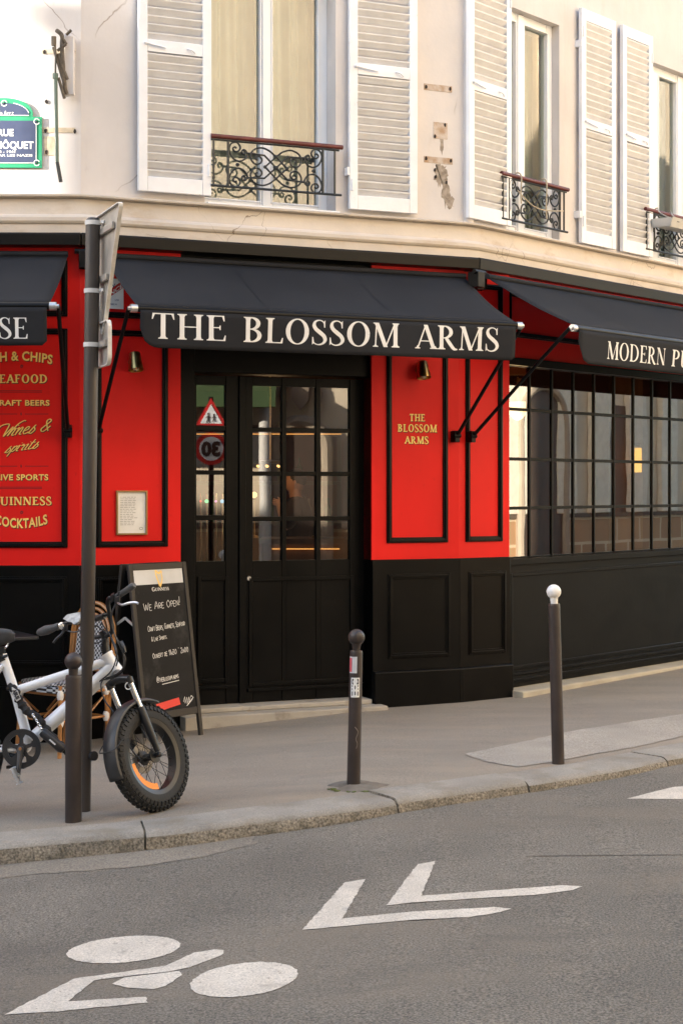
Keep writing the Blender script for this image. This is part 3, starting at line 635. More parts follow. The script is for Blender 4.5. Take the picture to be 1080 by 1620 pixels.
# ------------------------------------------------------------------ doorway
DO = -.15
m = MB()
m.box(B, s286, B.s(300, DO), .02, 3.511, -.30, -.02); m.box(B, B.s(577, DO), s588, .02, 3.511, -.30, -.02)
m.box(B, B.s(300, DO), B.s(577, DO), 2.56, 3.511, -.30, -.05)
m.build('door_frame', black, bld, bevel=.004)
jl = B.s(300, DO); jr = B.s(577, DO)
z_bot = .075
def vrows(u, rs): return sorted([(B.z(u, b, DO), B.z(u, a, DO)) for a, b in rs])
dl = thing_ = None
def door(u0, u1, cols, rows, uc, low, name):
    m = MB(); cs = [(B.s(a, DO), B.s(b, DO)) for a, b in cols]; rs = vrows(uc, rows)
    lattice(m, B, B.s(u0, DO), B.s(u1, DO), z_bot, 2.545, cs, rs, DO - .045, DO)
    a, b, z0, z1 = B.s(low[0], DO), B.s(low[1], DO), B.z(uc, low[3], DO), B.z(uc, low[2], DO)
    frame(m, B, a, b, z0, z1, .03, DO - .01, DO + .012)
    m.box(B, B.s(u0, DO) + .01, B.s(u1, DO) - .01, B.z(uc, 1090, DO), B.z(uc, 1085, DO), DO - .01, DO + .02)
    o = m.build(name, black, bld, bevel=.003)
    panes(B, cs, rs, DO - .022).build('pane', glass_shop, o, smooth=False, recalc=False)
    return o
d1_ = door(300.5, 377, [(311, 357)], [(609, 673), (681, 744), (751, 815), (823, 888)], 335, (312, 361, 912, 1080), 'door')
d2_ = door(389, 576.5, [(400, 446), (453, 500), (507, 553)], [(612, 677), (684, 746), (753, 817), (824, 886)], 475, (393, 559, 912, 1082), 'door')
m = MB(); m.box(B, B.s(377.5, DO), B.s(388.5, DO), z_bot, 2.545, DO - .06, DO + .015); m.build('door_post', black, bld, bevel=.005)
m = MB(); c = B.pt(B.s(393.5, DO), B.z(393, 915, DO), DO); m.lathe([(0, .012), (.016, .012), (.018, 0)], c, (B.n.x, B.n.y, 0)); m.build('keyhole', alu, d2_)
m = MB(); m.box(B, s286 - .02, s588 + .06, LOW, .035, -.3, .17); m.box(B, s286 + .004, s588 - .004, .035, .072, -.3, .02)
m.build('doorstep', stone, bld, bevel=.008)
# ------------------------------------------------------------------ shop window on the right street
WO = -.06
cus = [838, 873, 906, 939, 971, 1002, 1031, 1060]
cs_ = [Cc.s(u, WO) for u in cus]; sp = (cs_[-1] - cs_[0]) / 7
mid = [cs_[0] + sp * i for i in range(-1, 22)]; mid[0] = .0
cols = [(a + .012 if i else a + .012, b - .012) for i, (a, b) in enumerate(zip(mid, mid[1:]))]
zs = [Cc.z(810, v, WO) for v in (883, 804, 726, 647, 577)]
rows = [(zs[0] + .01, zs[1] - .013), (zs[1] + .013, zs[2] - .013), (zs[2] + .013, zs[3] - .013), (zs[3] + .013, zs[4] - .01)]
m = MB(); lattice(m, Cc, -.02, mid[-1] + .05, zs[0] - .001, 2.764, cols, rows, WO - .022, WO)
sw_ = m.build('shop_window', M('window_bars', (.006, .005, .004), .45, spec=.15, var=.15), bld, bevel=.003)
panes(Cc, cols, rows, WO - .012).build('pane', glass_bars, sw_, smooth=False, recalc=False)
for a in (.0, 2.2, 4.4): moulding('panel_moulding', Cc, a + .03, a + 2.17, 2.93, 3.30, oo=-.04)
m = MB(); m.box(Cc, .0, 14, 2.70, 2.762, -.08, .0); m.build('window_lintel', black, bld, bevel=.005)
m = MB(); m.box(Cc, .0, 14, LOW, zs[0] - .003, -.3, -.03); m.box(Cc, .0, 14, zs[0] - .055, zs[0] - .004, -.1, -.005)
frame(m, Cc, .05, 4.6, .22, zs[0] - .12, .03, -.04, -.018)
for z0, z1, o in ((.175, .20, .005), (.11, .172, -.005), (.135, .15, .02)): m.box(Cc, 0.002, 14, z0, z1, -.05, o)
m.build('window_apron', black, bld, bevel=.004)
band('window_step', Cc, -.02, 14, [(-.2, LOW), (.15, LOW), (.15, .055), (.14, .066), (-.2, .085)], M('pale_step', (.42, .38, .30), .8, var=.12, vs=4, bump=.2, bs=60), .006)
# painted pub name on the right red panel
def on(fc, s0, z0, sc, o): return lambda x, y, l: fc.pt(s0 + x * sc, z0 + y * sc, o + l)
def gold_line(txt, uc, vt, vb, fc, u0=None, u1=None, parent=None):
    a, b = fc.s(u0), fc.s(u1); z0, z1 = fc.z(uc, vb), fc.z(uc, vt); cap = z1 - z0
    pc, w_ = serif_text(txt, T=.19, t=.105, sl=.07, sh=.10, track=.06); k = (b - a) / (w_ * cap)
    for dx, dz, o, mt, nm in ((.005, -.006, .0015, gold_sh, 'lettering_shadow'), (0, 0, .0035, gold, 'lettering')):
        m = MB(); lay(m, pc, lambda x, y, l: fc.pt(a + dx + x * cap * k, z0 + dz + y * cap, o + l)); m.build(nm, mt, parent, smooth=False)
for t_, a, b, vt, vb in (('THE', 647, 672.5, 655, 666.5), ('BLOSSOM', 628.5, 691, 671.5, 683.5), ('ARMS', 639.5, 678, 690.5, 702)):
    gold_line(t_, 660, vt, vb, B, a, b, bld)
# gold menu of drinks on the left red panel
def gold_sans(txt, vt, vb, u0=None, u1=None, arc=0, bold=.028):
    a, b = A.s(u0), A.s(u1); z0, z1 = A.z(45, vb), A.z(45, vt); cap = z1 - z0
    vf = sans_mesh(txt, 1.0, bold, 'LEFT', 1.08)
    w_ = max(x for x, y in vf[0]); hh = .70; k = (b - a) / w_; kk = cap / hh; cx = w_ / 2
    def fn(dx, dz, o):
        def g(x, y, l):
            y_ = z0 + dz + y * kk; t = (x - cx) / cx
            return A.pt(a + dx + x * k + arc * t * (y * kk) * 3.0, y_ - arc * t * t, o + l)
        return g
    for dx, dz, o, mt, nm in ((.004, -.006, .0015, gold_sh, 'lettering_shadow'), (0, 0, .0035, gold, 'lettering')):
        m = MB(); lay_sans(m, vf, fn(dx, dz, o)); m.build(nm, mt, bld, smooth=False, recalc=False)
gold_sans('FISH & CHIPS', 556, 570, -22, 83, arc=.028)
gold_line('SEAFOOD', 40, 592.5, 606, A, -10, 77, bld)
gold_sans('CRAFT BEERS', 633, 641.5, -11, 79)
gold_sans('LIVE SPORTS', 750.5, 759.5, -6, 77)
gold_line('GUINNESS', 40, 786, 799, A, -13, 83.5, bld)
gold_sans('COCKTAILS', 820.5, 835, -8, 76, arc=-.032)
m2 = MB(); m1 = MB()
for txt, u0, u1, vb, vt, rot in (('qines &', 3, 77, 691, 671, .13), ('spirits', 8, 59, 716.5, 702, .16)):
    pc, w_ = stroke_text(txt, .085, .03, 0, .42, 5, 0)
    a, b = A.s(u0), A.s(u1); z0 = A.z(40, vb); sc = (b - a) / w_; scz = (A.z(40, vt) - z0) / (1.0 if txt[0] == 'q' else .95)
    lay(m2, pc, lambda x, y, l: A.pt(a + .004 + x * sc, z0 - .006 + y * scz * .9 + x * sc * rot, .0015 + l)); lay(m1, pc, lambda x, y, l: A.pt(a + x * sc, z0 + y * scz * .9 + x * sc * rot, .0035 + l))
m2.build('lettering_shadow', gold_sh, bld, smooth=False); m1.build('lettering', gold, bld, smooth=False)
m = MB()
for v, kind in ((619.5, 'double'), (655, 'dot'), (737.5, 'dot'), (772, 'double')):
    z = A.z(40, v)
    if kind == 'double':
        for dz in (-.004, .006): m.poly([A.pt(A.s(q), z + dz + e, .002) for q, e in ((-5, -.0022), (67, -.0022), (67, .0022), (-5, .0022))])
    else:
        for a, b in ((-10, 28), (40, 77)): m.poly([A.pt(A.s(q), z + e, .002) for q, e in ((a, -.0022), (b, -.0022), (b, .0022), (a, .0022))])
        m.poly([A.pt(A.s(34) + x, z + y, .002) for x, y in ((-.007, 0), (0, -.013), (.007, 0), (0, .014))])
for v in (580, 811):
    c = (A.s(34), A.z(34, v)); lay(m, rib([(c[0] + .010 * math.cos(t) * (1 - t / 14) + .004, c[1] + .013 * math.sin(t) * (1 - t / 14)) for t in [k * .6 for k in range(16)]][::-1], .006, 2), lambda x, y, l: A.pt(x, y, .002 + l))
m.build('painted_ornament', darkred, bld, smooth=False)
# ------------------------------------------------------------------ upstairs windows
def window(fc, a, b, o, cols, hz, head, cmat, pleat, stile=.05):
    m = MB(); rows = [(ZL + hz, head - .08)]
    lattice(m, fc, a, b, ZL + .03, head, cols, rows, o - .06, o)
    for c in cols: frame(m, fc, c[0] - .012, c[1] + .012, rows[0][0] - .012, rows[0][1] + .012, .012, o - .004, o + .010)
    for c0, c1 in zip(cols, cols[1:]): m.box(fc, c0[1] + .02, c1[0] - .02, ZL + .04, head - .01, o - .01, o + .016)
    w_ = m.build('window', pvc, bld, bevel=.004)
    panes(fc, cols, rows, o - .03).build('pane', glass_win, w_, smooth=False, recalc=False)
    m = MB(); m.prism([fc.pt(a, ZL + .012, o), fc.pt(a, ZL + .034, o), fc.pt(a, ZL + .022, .06), fc.pt(a, ZL + .012, .06)], fc.pt(b, 0, 0) - fc.pt(a, 0, 0)); m.build('sill', white, w_)
    m = MB()
    m.grid(lambda i, j: fc.pt(a + (b - a) * i, ZL + .05 + (HEAD - ZL - .1) * j, o - .20 + pleat * (math.sin(i * 43) + .5 * math.sin(i * 91 + 2 * j)) * (1 - .2 * j)), 240, 4); m.build('curtain', cmat, w_, recalc=False)
WU = -.17; WC = -.075
window(B, wB0, wB1, UPo + WU, [(B.s(335, UPo + WU) - .06, B.s(410.5, UPo + WU)), (B.s(431, UPo + WU), B.s(502, UPo + WU))], .10, HEAD, curtain, .038)
window(Cu, wC0, wC1, WC, [(Cu.s(794, WC), Cu.s(814.5, WC)), (Cu.s(828, WC), Cu.s(864, WC))], .10, HEAD, linen, .004)
window(Cu, wD0, wD1, WC, [(Cu.s(1040.5, WC), Cu.s(1068, WC)), (Cu.s(1068, WC) + .12, wD1 - .1)], .10, HEAD, linen, .004)
# shutters
def shutter(fc, a, b, z0, z1, zm, oo, hinge):
    m = MB(); st = .068; th = .036; e = oo + .03
    lean = random.uniform(-.004, .004)
    m.box(fc, a, a + st, z0, z1, e, e + th); m.box(fc, b - st, b, z0, z1, e, e + th)
    for q0, q1 in ((z0, z0 + .11), (zm - .045, zm + .045), (z1 - .1, z1)): m.box(fc, a + st, b - st, q0, q1, e + .002, e + th - .003)
    f_ = m.build('shutter', white, bld, bevel=.004)
    m = MB()
    for q0, q1 in ((z0 + .11, zm - .045), (zm + .045, z1 - .1)):
        n = max(1, round((q1 - q0) / .062)); p = (q1 - q0) / n
        for i in range(n):
            zc = q0 + p * i + random.uniform(-.0025, .0025); dz = random.uniform(-.003, .003)
            prof = [(e + .003, zc + .006), (e + .034, zc + .042 + dz), (e + .036, zc + .052 + dz), (e + .030, zc + .053 + dz), (e + .001, zc + .016)]
            m.prism([fc.pt(a + st - .004, z, o) for o, z in prof], fc.pt(b - a - 2 * st + .008, 0, 0) - fc.pt(0, 0, 0))
    m.build('louvre_panel', slat_m, f_, ang=20)
    hx = a + .02 if hinge < 0 else b - .02
    for zz in (z0 + .14, z1 - .25): m = MB(); m.tube([fc.pt(hx, zz, e + th + .004), fc.pt(hx, zz + .09, e + th + .004)], .008, 8); m.build('hinge', white, f_)
    m = MB()
    lx = (a + .05, a + .23) if hinge < 0 else (a + .05, a + .2)
    m.tube([fc.pt(lx[0], zm + .012, e + th + .012), fc.pt(lx[1], zm - .012, e + th + .014)], .007, 8); m.ball(fc.pt(lx[0], zm + .012, e + th + .01), .013, 10)
    m.build('latch', white, f_); m = MB()
    m.tube(smooth_path([fc.pt(b - st - .12, zm, e + th), fc.pt(b - st - .09, zm - .012, e + th + .022), fc.pt(b - st - .06, zm - .03, e + th + .012)], 4), .006, 6)
    m.build('hook', white, f_)
    return f_
ZS0, ZS1 = 3.835, 5.86
shutter(B, B.s(218, .02), B.s(333, .02), ZS0 + .02, ZS1, 4.917, UPo, 1)
shutter(B, B.s(551, .02), B.s(658, .02), ZS0, ZS1, 4.917, UPo, -1)
shutter(Cu, Cu.s(738, .04), Cu.s(805, .04), ZS0, ZS1, 4.90, 0, 1)
shutter(Cu, Cu.s(916, .04), Cu.s(970, .04), ZS0 - .01, ZS1, 4.87, .0, -1)
shutter(Cu, Cu.s(981, .04), Cu.s(1028.5, .04), ZS0 - .01, ZS1, 4.87, .0, 1)
m = MB()
for u, v in ((911, 70), (909, 340)):
    c = Cu.pt(Cu.s(u), Cu.z(u, v), .03); m.obox(c, (Cu.d.x, Cu.d.y, 0), (Cu.n.x, Cu.n.y, 0), (0, 0, 1), .018, .03, .03)
for u, v in ((547, 272),):
    c = B.pt(B.s(u), B.z(u, v), .02); m.obox(c, (B.d.x, B.d.y, 0), (B.n.x, B.n.y, 0), (0, 0, 1), .008, .03, .03)
m.build('hinge', white, bld)
# balcony railings
def railing(fc, a, b, o, zt, hh=.335, flip=False):
    """scrolled panel of width hh*2.22 centred between the posts, red handrail on top"""
    cz = zt - .03 - hh / 2; pw = min(b - a - .12, .76); cx = (a + b) / 2 - .01; k = pw / 710
    def q(x, y): return fc.pt(cx + x * k, cz + y * k * (hh / .335) * .95, o)
    hr = MB(); hr.tube([fc.pt(a - .02, zt, o), fc.pt(b + .03, zt, o)], .0175, 12)
    ir = MB()
    ir.tube([fc.pt(a - .02, zt - .026, o), fc.pt(b, zt - .026, o)], .008, 6); ir.tube([fc.pt(a - .02, cz - hh / 2, o), fc.pt(b + .02, cz - hh / 2, o)], .010, 6)
    for x in (a, b - .035): ir.tube([fc.pt(x, zt - .02, o), fc.pt(x, cz - hh / 2, o)], .009, 6)
    for x in (-355, 355): ir.tube([q(x, 168), q(x, -165)], .011, 6)
    for sy in (1, -1):
        ir.tube([q(*p) for p in ((-212, 90 * sy), (-87, 84 * sy), (0, 0), (87, -84 * sy), (212, -90 * sy))], .0075, 6)
        ir.tube([q(*p) for p in ((-82, 0), (0, 80 * sy), (82, 0))], .0075, 6)
        for sx in (1, -1):
            ir.tube(smooth_path([q(sx * x, sy * y) for x, y in ((0, 80), (50, 120), (110, 138), (170, 115), (190, 70), (175, 30), (148, 14), (118, 24), (106, 50), (124, 74), (148, 70), (150, 52), (136, 46))], 4), .0072, 6)
            ir.tube(smooth_path([q(sx * x, sy * y) for x, y in ((240, 108), (228, 95), (240, 78), (254, 92), (246, 112), (228, 108), (214, 88), (222, 60), (245, 36), (285, 26), (325, 52), (347, 105), (332, 150), (292, 162), (266, 132), (278, 102), (304, 94), (320, 114), (304, 128), (294, 118))], 4), .0072, 6)
    for x, y, r_ in ((0, 0, .018), (-82, 0, .014), (82, 0, .014), (0, 80, .014), (0, -80, .014), (-285, 0, .016), (285, 0, .016)):
        c = q(x, y); ir.ball(c, r_, 8)
    o_ = ir.build('railing', iron, bld); hr.build('handrail', handrail_m, o_)
railing(B, B.s(338, .05), B.s(536, .05), .05, B.z(338, 215, .05) + .0)
zc = Cu.z(806, 277, .06)
railing(Cu, Cu.s(795, .06), Cu.s(895, .06), .06, zc)
railing(Cu, Cu.s(1022, .06), Cu.s(1022, .06) + 1.05, .06, Cu.z(1031, 333, .06))
# scars and rusty plates of removed fixings
m = MB(); mh = MB(); msc = MB()
def blob(fc, u, v, w_, hh, o, mb, n=16, j=.25):
    s_, z = fc.s(u), fc.z(u, v); mb.prism([fc.pt(s_ + w_ / 2 * math.cos(t) * (1 + random.uniform(-j, j)), z + hh / 2 * math.sin(t) * (1 + random.uniform(-j, j)), o - .003) for t in [2 * math.pi * k / n for k in range(n)]], (B.n.x * .005, B.n.y * .005, 0))
def plate(fc, u0, v0, u1, v1, mb, o):
    mb.box(fc, fc.s(u0), fc.s(u1), fc.z(u0, v1), fc.z(u0, v0), o - .004, o + .006)
for q in ((672, 131, 716, 141), (672, 246, 717, 256), (687, 192, 709, 218)):
    m = MB(); plate(B, *q, m, UPo - .003); m.build('rusty_plate', rust, bld)
blob(B, 698, 276, .11, .20, UPo - .001, msc, 34, .35); blob(B, 706, 300, .06, .22, UPo, msc, 30, .4); blob(B, 713, 318, .07, .12, UPo + .0008, msc, 26, .4); blob(B, 700, 225, .03, .2, UPo - .0015, msc, 20, .3)
for u, v in ((675, 137), (713, 140), (689, 215), (705, 197), (675, 250), (714, 254), (689, 268), (707, 288), (690, 279)): blob(B, u, v, .018, .03, UPo + .007, mh, 10, .2)
msc.build('plaster_scar', scar, bld); mh.build('screw_hole', hole, bld)
m = MB(); mh = MB()
for q in ((66, 77, 119, 84), (66, 201, 119, 209), (69, 215, 90, 245)):
    m = MB(); plate(A, *q, m, UPo - .002); m.build('rusty_plate', M('bleached_plate', (.60, .50, .36), .8, var=.2, vs=20), bld)
for u, v in ((70, 81), (116, 81), (73, 160), (72, 206), (118, 207), (73, 240)): blob(A, u, v, .022, .03, UPo + .005, mh, 10, .2)
mh.build('screw_hole', hole, bld)
# ------------------------------------------------------------------ inside, floors and roof so that no light leaks
m = MB(); m.abox(-16, 5.9, 19.0, 19.1, -.3, 3.6); m.build('interior_wall', interior_m, bld)
m = MB(); m.poly([B.pt(sAB - .1, .06, -.3), B.pt(s1, .06, -.3), Cc.pt(0, .06, -.3), Cc.pt(9, .06, -.3), Vector((8, 24, .06)), Vector((-2.2, 24, .06))]); m.build('interior_floor', interior_wood, bld)
m = MB(); m.prism([A.pt(-14, 3.55, -.2), A.pt(-.02, 3.55, -.2), B.pt(s1, 3.55, -.2), Cc.pt(0, 3.55, -.2), Cc.pt(15.9, 3.55, -.2), Vector((9, 30, 3.55)), Vector((-16, 30, 3.55))], (0, 0, .12)); m.build('interior_ceiling', interior_m, bld)
m = MB(); m.prism([A.pt(-14, ZW - .02, -.05), A.pt(-.02, ZW - .02, -.05), B.pt(sBC, ZW - .02, -.05), Cu.pt(15.9, ZW - .02, -.05), Vector((9, 30, ZW - .02)), Vector((-16, 30, ZW - .02))], (0, 0, .2)); m.build('roof', M('zinc', (.3, .31, .32), .4), bld)
m = MB(); m.abox(-16.2, -16, 11.7, 30, -.3, ZW + .1); m.abox(-16, 13, 30, 30.2, -.3, ZW + .1); m.build('rear_wall', plaster, bld)
# ------------------------------------------------------------------ buildings across the streets (seen in the glass, and they shade and bounce the light; the left one is added for its shade)
E_ = Face(Cc.O.x + Cc.n.x * 10.0, Cc.O.y + Cc.n.y * 10.0, R(49.5 + 180))     # faces the right street; s runs back towards the camera
def refl(fc, u, o):
    """where the line of sight reflected by the glass of fc lands on the opposite front: s along it and path length"""
    s_ = fc.s(u, o); p = fc.O + fc.n * o + fc.d * s_; d = p.normalized(); r = d - fc.n * 2 * d.dot(fc.n)
    t = (E_.n.dot(E_.O) - E_.n.dot(p)) / E_.n.dot(r); q = p + r * t
    return (q - E_.O).dot(E_.d), p.length + t
opp = thing('opposite_building', 'cream stone building across the street, mirrored in the pub glass', 'building', (10, 5, 0))
m = MB(); m.box(E_, -40, 14.2, 1.15, 13, -.5, 0); m.build('wall', cream, opp)
base = MB(); base.box(E_, -40, 14.2, -.4, 1.12, -.5, .06)
base.build('stone_base', BRICK('base_blocks', (.40, .235, .115), (.29, .165, .08), (.55, .42, .27), 1, .9, .5, .03), opp, smooth=False, uv=lambda q: ((Vector((q.x, q.y)) - E_.O).dot(E_.d), q.z + .4))
m = MB(); m.box(E_, -40, 14.2, 1.12, 1.20, -.5, .10); m.build('base_moulding', M('base_mould', (.10, .075, .05), .8), opp)
m = MB()
pil = [refl(Cc, u, WO)[0] for u in (812, 890, 944, 1002, 1052, 1098)]
for q in pil: m.box(E_, q - .35, q + .35, 1.2, 12, 0, .14)
for z in (4.4,): m.box(E_, -40, 14.2, z, z + .25, 0, .25)
m.build('pilaster', M('cream_trim', (.66, .58, .45), .85), opp, bevel=.02)
def arch_door(sc, w_, hh, nm):
    pts = [(-w_ / 2, -.2), (w_ / 2, -.2)] + [(w_ / 2 * math.cos(t), hh - w_ / 2 + w_ / 2 * math.sin(t)) for t in [math.pi * k / 16 for k in range(17)]]
    m = MB(); m.prism([E_.pt(sc + x, z, .02) for x, z in pts], (E_.n.x * .09, E_.n.y * .09, 0)); o = m.build(nm, M('dark_door', (.05, .032, .02), .6), opp)
    m = MB(); m.tube([E_.pt(sc + x * 1.06, z * 1.01 + .02, .12) for x, z in pts[1:] + [pts[0]]], .09, 8); m.build('arch_moulding', M('arch_stone', (.30, .24, .17), .8), o)
arch_door(refl(Cc, 852, WO)[0], 1.5, 3.6, 'arched_door')
a_, pl = refl(B, 478, DO); arch_door(a_, .72, 2.6, 'arched_door')
m = MB(); m.box(E_, refl(Cc, 985, WO)[0] - .5, refl(Cc, 985, WO)[0] + .5, 1.2, 3.4, 0, .04); m.build('shuttered_opening', M('dark_door2', (.06, .03, .015), .6), opp)
m = MB(); q = a_; zo_ = 3.0
m.prism([E_.pt(q + x, zo_ + z, .05) for x, z in ((-.13, .16), (0, .21), (.13, .16), (.12, -.05), (0, -.2), (-.12, -.05))], (E_.n.x * .1, E_.n.y * .1, 0))
for k in range(16):
    t = R(-30 + 240 * k / 15); m.ball(E_.pt(q + .27 * math.cos(t), zo_ + .02 + .24 * math.sin(t), .08), .05, 6, (1, 1, 1.4))
m.build('carved_ornament', M('carving', (.22, .17, .12), .9), opp)
m = MB(); q = refl(B, 424, DO)[0]; m.tube([E_.pt(q, -.3, .25), E_.pt(q, 3.0, .25)], .09, 12); m.build('drainpipe', M('pipe_grey', (.5, .47, .42), .6), opp)
gq = refl(B, 400, DO)[0]
ga = thing('green_awning', 'green awning on the building across the street, mirrored in the door glass', 'awning', tuple(E_.pt(gq, 3, 0)))
m = MB(); m.prism([E_.pt(gq - .4, 3.4, .0), E_.pt(gq - .4, 3.05, .7), E_.pt(gq - .4, 2.83, .72), E_.pt(gq - .4, 2.82, .70), E_.pt(gq - .4, 3.03, .68), E_.pt(gq - .4, 3.37, .0)], E_.pt(3.5, 0, 0) - E_.pt(0, 0, 0)); m.build('canopy', M('green_canvas', (.028, .060, .014), .8), ga, smooth=False)
m = MB(); m.box(E_, gq - .3, gq + 3.0, 2.0, 2.6, 0, .03); m.build('shop_sign', M('dark_front', (.02, .02, .018), .5), ga)
left = thing('added_shade_building', 'unseen plaster building added at the left to shade the lower pub front', 'building', (-16, 0, 0))
ROOF = 7.6  # added out of view; roof height puts the shade edge at the ledge
for y0, y1, zz0 in ((-30, 2, ROOF), (2.001, 6.85, ROOF + 1.6), (6.851, 12.5, ROOF)):  # middle section raised and kept thin to hold sun off the awning
    xl = -17.3 if zz0 > ROOF else -26
    m = MB(); m.abox(xl, -17, y0, y1, -.6, zz0 - .2); m.build('wall', cream, left)
    m = MB(); m.abox(xl - .2, -16.8, y0, y1, zz0 - .2, zz0); m.build('roof', M('zinc', (.3, .31, .32), .4), left)
beh = thing('rear_street_building', 'cream building on the near side of the street, opposite the pub', 'building', (-6, -5, 0))
m = MB(); m.abox(-16, .3, -9, -4.0, -.6, 12); m.build('wall', cream, beh)
m = MB()
for x in range(-15, 0, 3):
    for z in (1.6, 4.8, 8): m.abox(x, x + 1.2, -4.0, -3.96, z, z + 2)
m.build('window', M('dark_pane', (.03, .035, .04), .1), beh)
# the road sign that the side door pane mirrors
sq, spl = refl(B, 336, DO); k_ = 18.6
pS = B.O + B.n * DO + B.d * B.s(336, DO); dS = pS.normalized(); rS = dS - B.n * 2 * dS.dot(B.n); qS = pS + rS * (k_ - pS.length)
sgn = thing('road_sign', 'speed limit 30 disc under a red edged children triangle, mirrored in the side door pane', 'road sign', (qS.x, qS.y, zr(qS.x) + .1))
fx = -rS; ax = Vector((-fx.y, fx.x, 0)) ; fx3 = Vector((fx.x, fx.y, 0))     # face looks back at the door
zz = lambda v: EYE + (VH - v) / F * k_
def disc(c, r_, o, mat, nm, par, n=40, pts=None):
    m = MB(); c = Vector(c); pts = pts or [(r_ * math.cos(2 * math.pi * k / n), r_ * math.sin(2 * math.pi * k / n)) for k in range(n)]
    m.prism([c + ax * x + Vector((0, 0, y)) + fx3 * o for x, y in pts], -fx3 * .004); return m.build(nm, mat, par)
m = MB(); m.tube([(qS.x - fx.x * .04, qS.y - fx.y * .04, -.3), (qS.x - fx.x * .04, qS.y - fx.y * .04, zz(628))], .03, 10); m.build('pole', blackm, sgn)
signw = M('sign_white', (.78, .78, .78), .4); signr = M('sign_red', (.55, .02, .02), .4); signk = M('sign_black', (.01, .01, .01), .5)
c = (qS.x, qS.y, zz(710)); dk = disc(c, .185, .02, signr, 'speed_disc', sgn); disc(c, .135, .026, signw, 'disc_face', dk)
vf = sans_mesh('30', .21, .012); m = MB(); lay_sans(m, vf, lambda x, y, l: Vector(c) + ax * x + Vector((0, 0, y - .075)) + fx3 * .032); m.build('lettering', signk, dk, smooth=False, recalc=False)
c = (qS.x, qS.y, zz(660)); tri = lambda r_: [(r_ * math.cos(R(90 + 120 * k)), r_ * math.sin(R(90 + 120 * k))) for k in range(3)]
dk = disc(c, 0, .02, signr, 'warning_triangle', sgn, pts=tri(.215)); disc(c, 0, .026, signw, 'triangle_face', dk, pts=tri(.145))
m = MB()
for ox, sc in ((-.035, .8), (.03, 1)):
    for a, b, w_ in (((0, .03), (0, -.01), .02), ((0, -.01), (-.02, -.055), .012), ((0, -.01), (.025, -.055), .012), ((0, .02), (.03, 0), .01), ((0, .02), (-.025, .0), .01)):
        for q in rib([(a[0] * sc + ox, a[1] * sc - .01), (b[0] * sc + ox, b[1] * sc - .01)], w_ * sc, 1, False): m.poly([Vector(c) + ax * x + Vector((0, 0, y)) + fx3 * .032 for x, y in q])
    m.poly([Vector(c) + ax * (ox + .012 * sc * math.cos(t)) + Vector((0, 0, .045 * sc - .01 + .012 * sc * math.sin(t))) + fx3 * .032 for t in [k * math.pi / 5 for k in range(10)]])
m.build('children_symbol', signk, dk, smooth=False)
